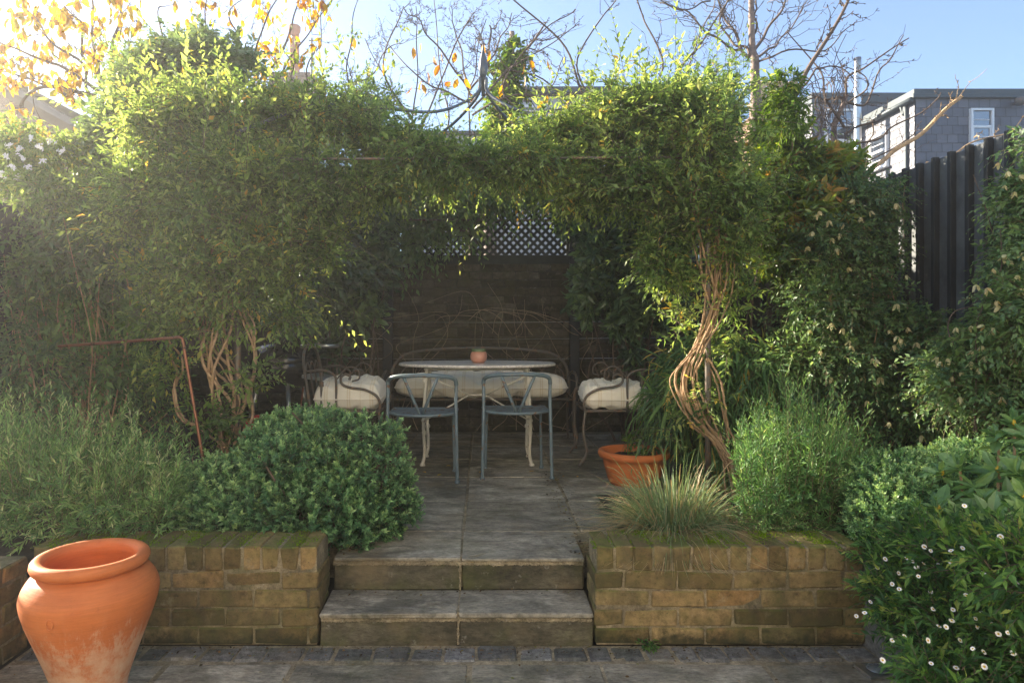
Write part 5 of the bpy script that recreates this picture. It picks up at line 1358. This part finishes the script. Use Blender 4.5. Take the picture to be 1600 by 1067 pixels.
# bare climber on the back wall
t = thing('bare_climber', 'bare looping vine stems on the old brick wall behind the bench', 'climbing plant', (0, 6.55, .3))
m = MB()
for k in range(18):
    x = rng.uniform(-1.1, 1.); pts = [(x, 6.55, .3)]
    z = .3; 
    for j in range(5):
        x += rng.normal(0, .16); z += rng.uniform(.12, .34); pts.append((x, 6.57 + rng.uniform(-.1, .04), z))
    if k % 3 == 0: pts.append((x + rng.normal(0, .3), 6.55, z - .1))
    tubes(m, wob(spline(pts, 40), .012)[None], np.linspace(.004, .0014, 40)[None], 4)
for k in range(6):
    x = rng.uniform(-.8, .7); tubes(m, wob(spline([(x, 6.52, 1.25 + rng.normal(0, .1)), (x + .12, 6.45, 1.42), (x + .4, 6.42, 1.4 + rng.normal(0, .06)), (x + .6, 6.48, 1.2)], 26), .015)[None], .0028, 4)
part(m, 'stems', M_DULLVINE, t)
# fallen leaves under the table
for i, (x, y) in enumerate([(705, 729), (748, 739), (690, 742), (628, 735), (835, 737), (1041, 826), (900, 745), (660, 738)]):
    mb = MB(); dpt = F * (EYE - TZ) / (y - CY); c = P(x, y, dpt); c[2] = TZ + .006 if y < 800 else .34
    leaves(mb, c[None], rng.normal(size=(1, 3)) * np.array([1, 1, .1]), np.array([[0, 0, 1.]]), .04, .02, OVAL, rng.uniform(0, 1))
    solo(mb, 'fallen_leaf', M_YELLOW, 'small fallen brown leaf on the ground of the terrace', 'leaf', tuple(c), 'fallen leaves on the terrace')

# litter of bits and crumbs along the edges of the paving
lm = MB(); n = 1500
X = rng.uniform(-1.6, 1.4, n); Y = 6.45 - np.abs(rng.normal(0, .35, n)); Z = np.full(n, TZ + .004)
e = 420; sgn = rng.choice([-1, 1], e)
X[:e] = np.where(sgn > 0, .47 + rng.normal(0, .05, e), -.64 + np.abs(rng.normal(0, .03, e))); Y[:e] = rng.uniform(3.1, 5, e)
g_ = slice(e, e + 500); X[g_] = rng.uniform(-1.8, 1.5, 500); Y[g_] = 2.80 - np.abs(rng.normal(0, .05, 500)); Z[g_] = .007
h_ = slice(e + 500, e + 640); X[h_] = rng.uniform(-1.8, 1.5, 140); Y[h_] = rng.uniform(2.2, 2.7, 140); Z[h_] = .006
k_ = slice(e + 640, e + 720); X[k_] = rng.uniform(-.63, .43, 80); Y[k_] = 3.06 - np.abs(rng.normal(0, .03, 80)); Z[k_] = .137
dq = rng.normal(size=(n, 3)) * np.array([1, 1, .15])
sz = rng.uniform(.006, .024, n); sz[e:] *= .7
leaves(lm, np.stack([X, Y, Z], -1), dq, np.array([[0, 0, 1.]]) + rng.normal(0, .25, (n, 3)), sz, sz * rng.uniform(.25, .7, n), OVAL, rng.uniform(0, 1, n))
M_LITTER = leafmat('leaf litter', [(0., (.02, .016, .01)), (.6, (.07, .045, .022)), (.9, (.16, .1, .05)), (1., (.1, .12, .03))], .1, .8, .2)
o = lm.build('leaf_litter', M_LITTER); o['kind'] = 'stuff'
# ================================================================== TREES
def tree(name, lab, base, group=None):
    return thing(name, lab, 'tree', base, group)
def Q(d, *pts): return [P(x, y, d + dz) for x, y, dz in [(p + (0,))[:3] for p in pts]]
# pollarded bare tree
b = P(1175, 330, 8.); b[2] = -.05
t = tree('bare_tree', 'tall bare pale trunked tree with spreading branches right of the gazebo', b)
tr, br = MB(), MB()
limb(tr, [b] + Q(8, (1176, 200), (1172, 120), (1170, 88), (1169, 0), (1166, -60)), .075, .02, 30, .02, 8)
for pts, r in ((Q(8, (1171, 92), (1145, 55), (1118, 15), (1095, -40)), .03), (Q(8, (1171, 90), (1150, 40), (1135, -40)), .025), (Q(8, (1173, 90), (1195, 60), (1225, 10), (1245, -40)), .028),
               (Q(8, (1174, 92), (1205, 75, .3), (1240, 50, .4), (1262, 0, .5)), .022), (Q(8, (1160, 78), (1120, 60, -.3), (1070, 15, -.4), (1010, -5, -.4)), .02), (Q(8, (1110, 2), (1060, 12, -.2), (1020, 2)), .014),
               (Q(8, (1176, 100), (1215, 85, -.3), (1290, 75, -.4), (1330, 40, -.4)), .018), (Q(8, (1150, 130), (1120, 125), (1085, 95), (1060, 92)), .012), (Q(8, (1172, 60), (1180, 20), (1205, -40)), .02)):
    r *= .72; p = limb(br, pts, r, r * .35, 22, .03)
    twigs(br, p, 13, .8, r * .3, .9, .2, .05, 0, 5)
part(tr, 'trunk', M_BARE, t, True); part(br, 'branches', M_TWIG, t)
# long diagonal branches in the middle
b = P(1000, 330, 7.); b[2] = -.05
t = tree('bare_tree', 'bare tree with long knobbly diagonal shoots behind the right climber', b)
tr, br = MB(), MB()
limb(tr, [b, P(1000, 330, 7.), P(985, 270, 7.)], .06, .045, 14, .03, 8)
for pts, r in ((Q(7, (985, 270), (920, 150), (870, 70), (810, 0), (790, -30)), .024), (Q(7, (985, 270), (930, 170), (900, 100), (940, 30), (968, -20)), .02), (Q(7, (990, 270), (1030, 110), (1005, 30), (985, -30)), .022),
               (Q(7, (990, 270), (1060, 110), (1100, 60), (1130, 10), (1160, -30)), .02), (Q(7, (990, 260), (1080, 150), (1110, 50), (1115, -20)), .018), (Q(7, (985, 270), (860, 130), (805, 110), (770, 60)), .016), (Q(7, (1000, 260), (1100, 130), (1150, 90), (1165, 60)), .014),
               (Q(7, (985, 270), (830, 180), (800, 130), (860, 50), (900, 15)), .018)):
    r *= .62; p = limb(br, pts, r, r * .4, 26, .03)
    twigs(br, p, 11, .55, r * .3, .9, .25, .06, 0, 7)
part(tr, 'trunk', M_BARE, t, True); part(br, 'branches', M_TWIG, t)
# central thicket behind the finial
for lab, bx_, lims in (('bare twiggy fruit tree directly behind the gazebo finial', 745, [((740, 300), (735, 200), (735, 140), (745, 100), (760, 30)), ((735, 150), (700, 90), (660, 40), (630, 10)), ((738, 170), (790, 110), (830, 90), (900, 40)), ((735, 140), (780, 70), (800, 20)), ((735, 160), (690, 150), (640, 110), (600, 60)), ((736, 140), (715, 60), (705, 10)), ((738, 180), (800, 150), (850, 140), (880, 90))]),
                       ('bare twiggy fruit tree left of the gazebo finial behind the climber', 640, [((640, 300), (650, 200), (655, 100), (650, 10)), ((640, 280), (700, 200), (690, 120), (678, 0)), ((640, 270), (590, 200), (550, 130), (540, 90)), ((650, 200), (600, 120), (620, 30), (640, 5)), ((645, 220), (690, 130), (730, 60), (740, 20)), ((650, 180), (620, 160), (570, 60))])):
    b = P(bx_, 330, 7.6); b[2] = -.05
    t = tree('fruit_tree', lab, b); tr, br = MB(), MB()
    limb(tr, [b, P(lims[0][0][0], 300, 7.6)], .06, .05, 10, .02, 8)
    for l in lims:
        p = limb(br, Q(7.6, *[(x, y, rng.uniform(-.4, .4)) for x, y in l]), .0125, .0045, 26, .02)
        twigs(br, p, 11, .42, .0036, 1., .2, .07, 1, 6)
    part(tr, 'trunk', M_BARE, t, True); part(br, 'branches', M_TWIG, t)
    lf = MB(); k = 14
    c = np.array([P(rng.uniform(bx_ - 90, bx_ + 120), rng.uniform(60, 160), 7.4) for _ in range(k)])
    leaves(lf, c, rng.normal(size=(k, 3)) * .4 + np.array([0, 0, -1]), rng.normal(size=(k, 3)), .13, .065, OVAL, rng.uniform(0, .5, k))
    part(lf, 'leaves', M_YELLOW, t)
# ivy clad trunk
b = P(775, 330, 8.4); b[2] = -.05
t = tree('ivy_clad_tree', 'tree trunk clothed in yellow green ivy right of the gazebo finial', b); tr, br, lf = MB(), MB(), MB()
pa = limb(tr, [b] + Q(8.4, (772, 240), (778, 150), (790, 95), (800, 50)), .09, .03, 24, .03, 8)
for l in (((780, 150), (760, 90), (765, 40)), ((785, 130), (820, 100), (850, 40)), ((778, 170), (810, 140), (830, 70))):
    p = limb(br, Q(8.4, *l), .03, .01, 20, .04); twigs(br, p, 10, .6, .008, .9, .2, .06, 1, 4)
crown(lf, [(788, 220, 8.3, 20, 26, .2), (786, 180, 8.3, 16, 26, .18), (790, 140, 8.3, 14, 26, .16), (800, 105, 8.3, 13, 18, .14), (808, 80, 8.3, 9, 14, .1, .6)], 380, nl=8, leafL=.075, leafW=.045, Lr=(.12, .28), droop=.5, tone=.5)
part(tr, 'trunk', M_BARE, t, True); part(br, 'branches', M_TWIG, t); part(lf, 'ivy_leaves', M_IVY, t)
# right hand tangle by the flue
b = P(1320, 330, 6.6); b[2] = -.05
t = tree('bare_tree', 'small bare tree with a bird nest tangle before the flue pipe', b); tr, br = MB(), MB()
limb(tr, [b] + Q(6.6, (1320, 300), (1318, 220), (1322, 150)), .05, .02, 20, .02, 8)
for l, r in ((((1322, 160), (1320, 120), (1350, 105), (1420, 60)), .015), (((1322, 160), (1365, 165), (1390, 110), (1412, 55)), .013), (((1320, 200), (1290, 150), (1265, 100), (1230, 50)), .014), (((1320, 210), (1355, 200), (1358, 240)), .012),
             (((1318, 230), (1370, 215), (1430, 180), (1470, 145)), .012), (((1318, 260), (1390, 235), (1440, 190)), .01), (((1320, 160), (1290, 155), (1245, 170)), .011), (((1318, 180), (1345, 140), (1335, 110), (1300, 105)), .01)):
    p = limb(br, Q(6.6, *l), r, r * .35, 22, .03); twigs(br, p, 8, .35, r * .3, .9, .2, .06, 0, 6)
c0 = P(1303, 170, 6.5)
for k in range(70):
    q = c0 + rng.normal(0, 1, 3) * np.array([.07, .07, .2]); e = q + rng.normal(0, 1, 3) * np.array([.12, .1, .25])
    tubes(br, wob(spline([q, (q + e) / 2 + rng.normal(0, .05, 3), e], 8), .01)[None], .004, 3)
part(tr, 'trunk', M_BARE, t, True); part(br, 'branches', M_TWIG, t)
b = P(1205, 330, 6.0); b[2] = -.05
t = tree('bare_sapling', 'thin bare leaning sapling reaching to the top right of the tower of leaves', b); br = MB()
p = limb(br, [b] + Q(6, (1205, 230), (1240, 140), (1280, 75), (1320, 15), (1332, -20)), .03, .008, 34, .03, 7); twigs(br, p, 22, .4, .006, .9, .1, .06, 0, 8, .4)
p = limb(br, Q(6, (1232, 155), (1290, 100), (1340, 130)), .01, .004, 16, .02); twigs(br, p, 8, .25, .004, .9, .1, .06, 0, 4)
part(br, 'trunk', M_TWIG, t)
# cut branch and small bare shoot over the fence
for lab, l, r0, r1, m_ in (('thick pale sawn branch slanting up over the slatted fence', ((1345, 330), (1390, 245), (1440, 205), (1475, 178), (1503, 151)), .018, .011, M_CUT), ('thin pinkish bare shoot slanting over the slatted fence', ((1440, 300), (1470, 260), (1510, 225), (1560, 213), (1585, 205)), .009, .004, M_CUT)):
    b = np.array(P(*l[0], 4.75)); b[2] = .3
    t = tree('branch', lab, b); t['category'] = 'branch'; br = MB()
    p = limb(br, [b] + Q(4.75, *l), r0, r1, 26, .008, 8); twigs(br, p, 5, .3, .004, .9, .3, .06, 0, 5, .55)
    part(br, 'wood', m_, t)
# yellow leaved cherry
def leafy_tree(lab, b, lims, r, n, llen, tone, dep, tw=10, lvl=1, mat=None, lw=.48, trunk=True):
    b = np.asarray(b, float); b[2] = -.05
    t = tree('cherry_tree', lab, b); tr, br, lf = MB(), MB(), MB(); tips = []
    limb(tr, [b, np.array([b[0] + .02, b[1], 1.2]), P(*lims[0][0], dep)], r * 1.8, r * 1.1, 16, .02, 8)
    for l in lims:
        p = limb(br, Q(dep, *[(x, y, rng.uniform(-.3, .3) if i else 0) for i, (x, y) in enumerate(l)]), r, r * .3, 26, .04)
        tips += twigs(br, p, tw, .55, r * .26, .9, .05, .06, lvl, 4)
    pts = np.concatenate([q[:, 2:].reshape(-1, 3) for q in tips])
    i = rng.choice(len(pts), n); A = pts[i] + rng.normal(0, .01, (n, 3))
    leaves(lf, A, rng.normal(0, .4, (n, 3)) + np.array([0, 0, -1.]), rng.normal(size=(n, 3)) + np.array([0, -.5, 0]), llen * rng.uniform(.6, 1.15, n), llen * lw * rng.uniform(.6, 1.1, n), OVAL, np.clip(rng.normal(tone, .25, n), 0, 1))
    part(tr, 'trunk', M_BARE, t, True); part(br, 'branches', M_TWIG, t); part(lf, 'leaves', mat or M_YELLOW, t)
leafy_tree('yellow leaved cherry tree at the upper left corner', P(185, 330, 6.2), [((180, 190), (188, 110), (196, 40), (205, -30)), ((180, 190), (130, 120), (80, 60), (30, 10)), ((175, 160), (90, 105), (30, 80), (-30, 60)), ((180, 150), (150, 70), (100, 10)), ((184, 150), (150, 90), (140, 20), (150, -20)), ((150, 150), (80, 150), (20, 190), (-30, 200)), ((188, 110), (230, 60), (250, 10)), ((130, 160), (60, 130), (0, 112))], .018, 900, .105, .62, 6.2, 9)
leafy_tree('slender yellow leaved cherry behind the left climber below the red chimney pot', P(385, 330, 6.6), [((385, 200), (390, 110), (410, 30), (425, -20)), ((385, 200), (350, 110), (330, 40), (320, -20)), ((390, 150), (440, 80), (460, 20), (470, -20)), ((388, 150), (370, 60), (385, -10)), ((388, 180), (430, 130), (480, 60), (520, 0))], .013, 330, .095, .5, 6.6, 9)
leafy_tree('thin upright saplings with a few small green leaves left of the finial', P(530, 330, 6.4), [((525, 200), (518, 120), (515, 60), (512, -20)), ((525, 200), (535, 110), (545, 50), (570, -20)), ((525, 190), (560, 130), (590, 90), (640, 60)), ((525, 190), (470, 110), (450, 60))], .010, 150, .062, .9, 6.4, 7, 0, M_IVY)
# ================================================================== LIGHT, SKY, CAMERA
SUN_AZ = math.radians(SUN_AZ_DEG)      # clockwise from the view direction (+y); negative is to the left
SUN_EL = math.radians(SUN_EL_DEG)
sd = np.array([math.sin(SUN_AZ) * math.cos(SUN_EL), math.cos(SUN_AZ) * math.cos(SUN_EL), math.sin(SUN_EL)])
w = bpy.data.worlds.new('World'); SC.world = w; w.use_nodes = True
nt = w.node_tree; bg = nt.nodes['Background']
sky = nt.nodes.new('ShaderNodeTexSky'); sky.sky_type = 'NISHITA'; sky.sun_disc = False
sky.sun_elevation = SUN_EL; sky.sun_rotation = SUN_AZ
sky.air_density = 1.0; sky.dust_density = .25; sky.ozone_density = 5.0
hs = nt.nodes.new('ShaderNodeHueSaturation'); hs.inputs['Saturation'].default_value = SKY_SAT; nt.links.new(sky.outputs[0], hs.inputs['Color'])
nt.links.new(hs.outputs[0], bg.inputs[0]); bg.inputs[1].default_value = SKY_STRENGTH
l = bpy.data.lights.new('sun', 'SUN'); l.energy = SUN_STRENGTH; l.angle = math.radians(.5); l.color = (1, .88, .70)
lo = bpy.data.objects.new('sun', l); COL.objects.link(lo)
from mathutils import Vector
lo.rotation_euler = Vector(-sd).to_track_quat('-Z', 'Y').to_euler()
lo.location = (-6, -2, 6)
if HAZE > 0:
    m = bpy.data.materials.new('sunlit autumn haze'); m.use_nodes = True
    n = m.node_tree; n.nodes.remove(n.nodes['Principled BSDF'])
    v = n.nodes.new('ShaderNodeVolumePrincipled'); v.inputs['Color'].default_value = (.98, .97, .95, 1)
    v.inputs['Density'].default_value = HAZE; v.inputs['Anisotropy'].default_value = HAZE_G
    n.links.new(v.outputs[0], n.nodes['Material Output'].inputs['Volume'])
    mb = MB(); x0, x1, y0, y1, z0, z1 = -22, 22, -3, 30, -1.1, 12
    q = [(x, y, z) for x in (x0, x1) for y in (y0, y1) for z in (z0, z1)]
    mb.add(q, [(0, 1, 3, 2), (4, 6, 7, 5), (0, 4, 5, 1), (2, 3, 7, 6), (0, 2, 6, 4), (1, 5, 7, 3)])
    struct(mb, 'haze', m, kind='stuff')
cam = bpy.data.cameras.new('camera'); co = bpy.data.objects.new('camera', cam); COL.objects.link(co)
co.location = (0, 0, EYE); co.rotation_euler = (PI / 2, 0, 0)
cam.sensor_width = 36; cam.lens = 36 * F / 1600; cam.shift_x = (800 - CX) / 1600; cam.shift_y = -(533.5 - CY) / 1600
cam.clip_start = .05; cam.clip_end = 600
SC.camera = co
SC.view_settings.view_transform = 'Standard'; SC.view_settings.look = 'None'; SC.view_settings.gamma = 1; SC.view_settings.exposure = EXPOSURE
SC.cycles.max_bounces = 8; SC.cycles.diffuse_bounces = 4; SC.cycles.transmission_bounces = 4; SC.cycles.glossy_bounces = 3
SC.cycles.use_denoising = True
SC.cycles.sample_clamp_indirect = 6
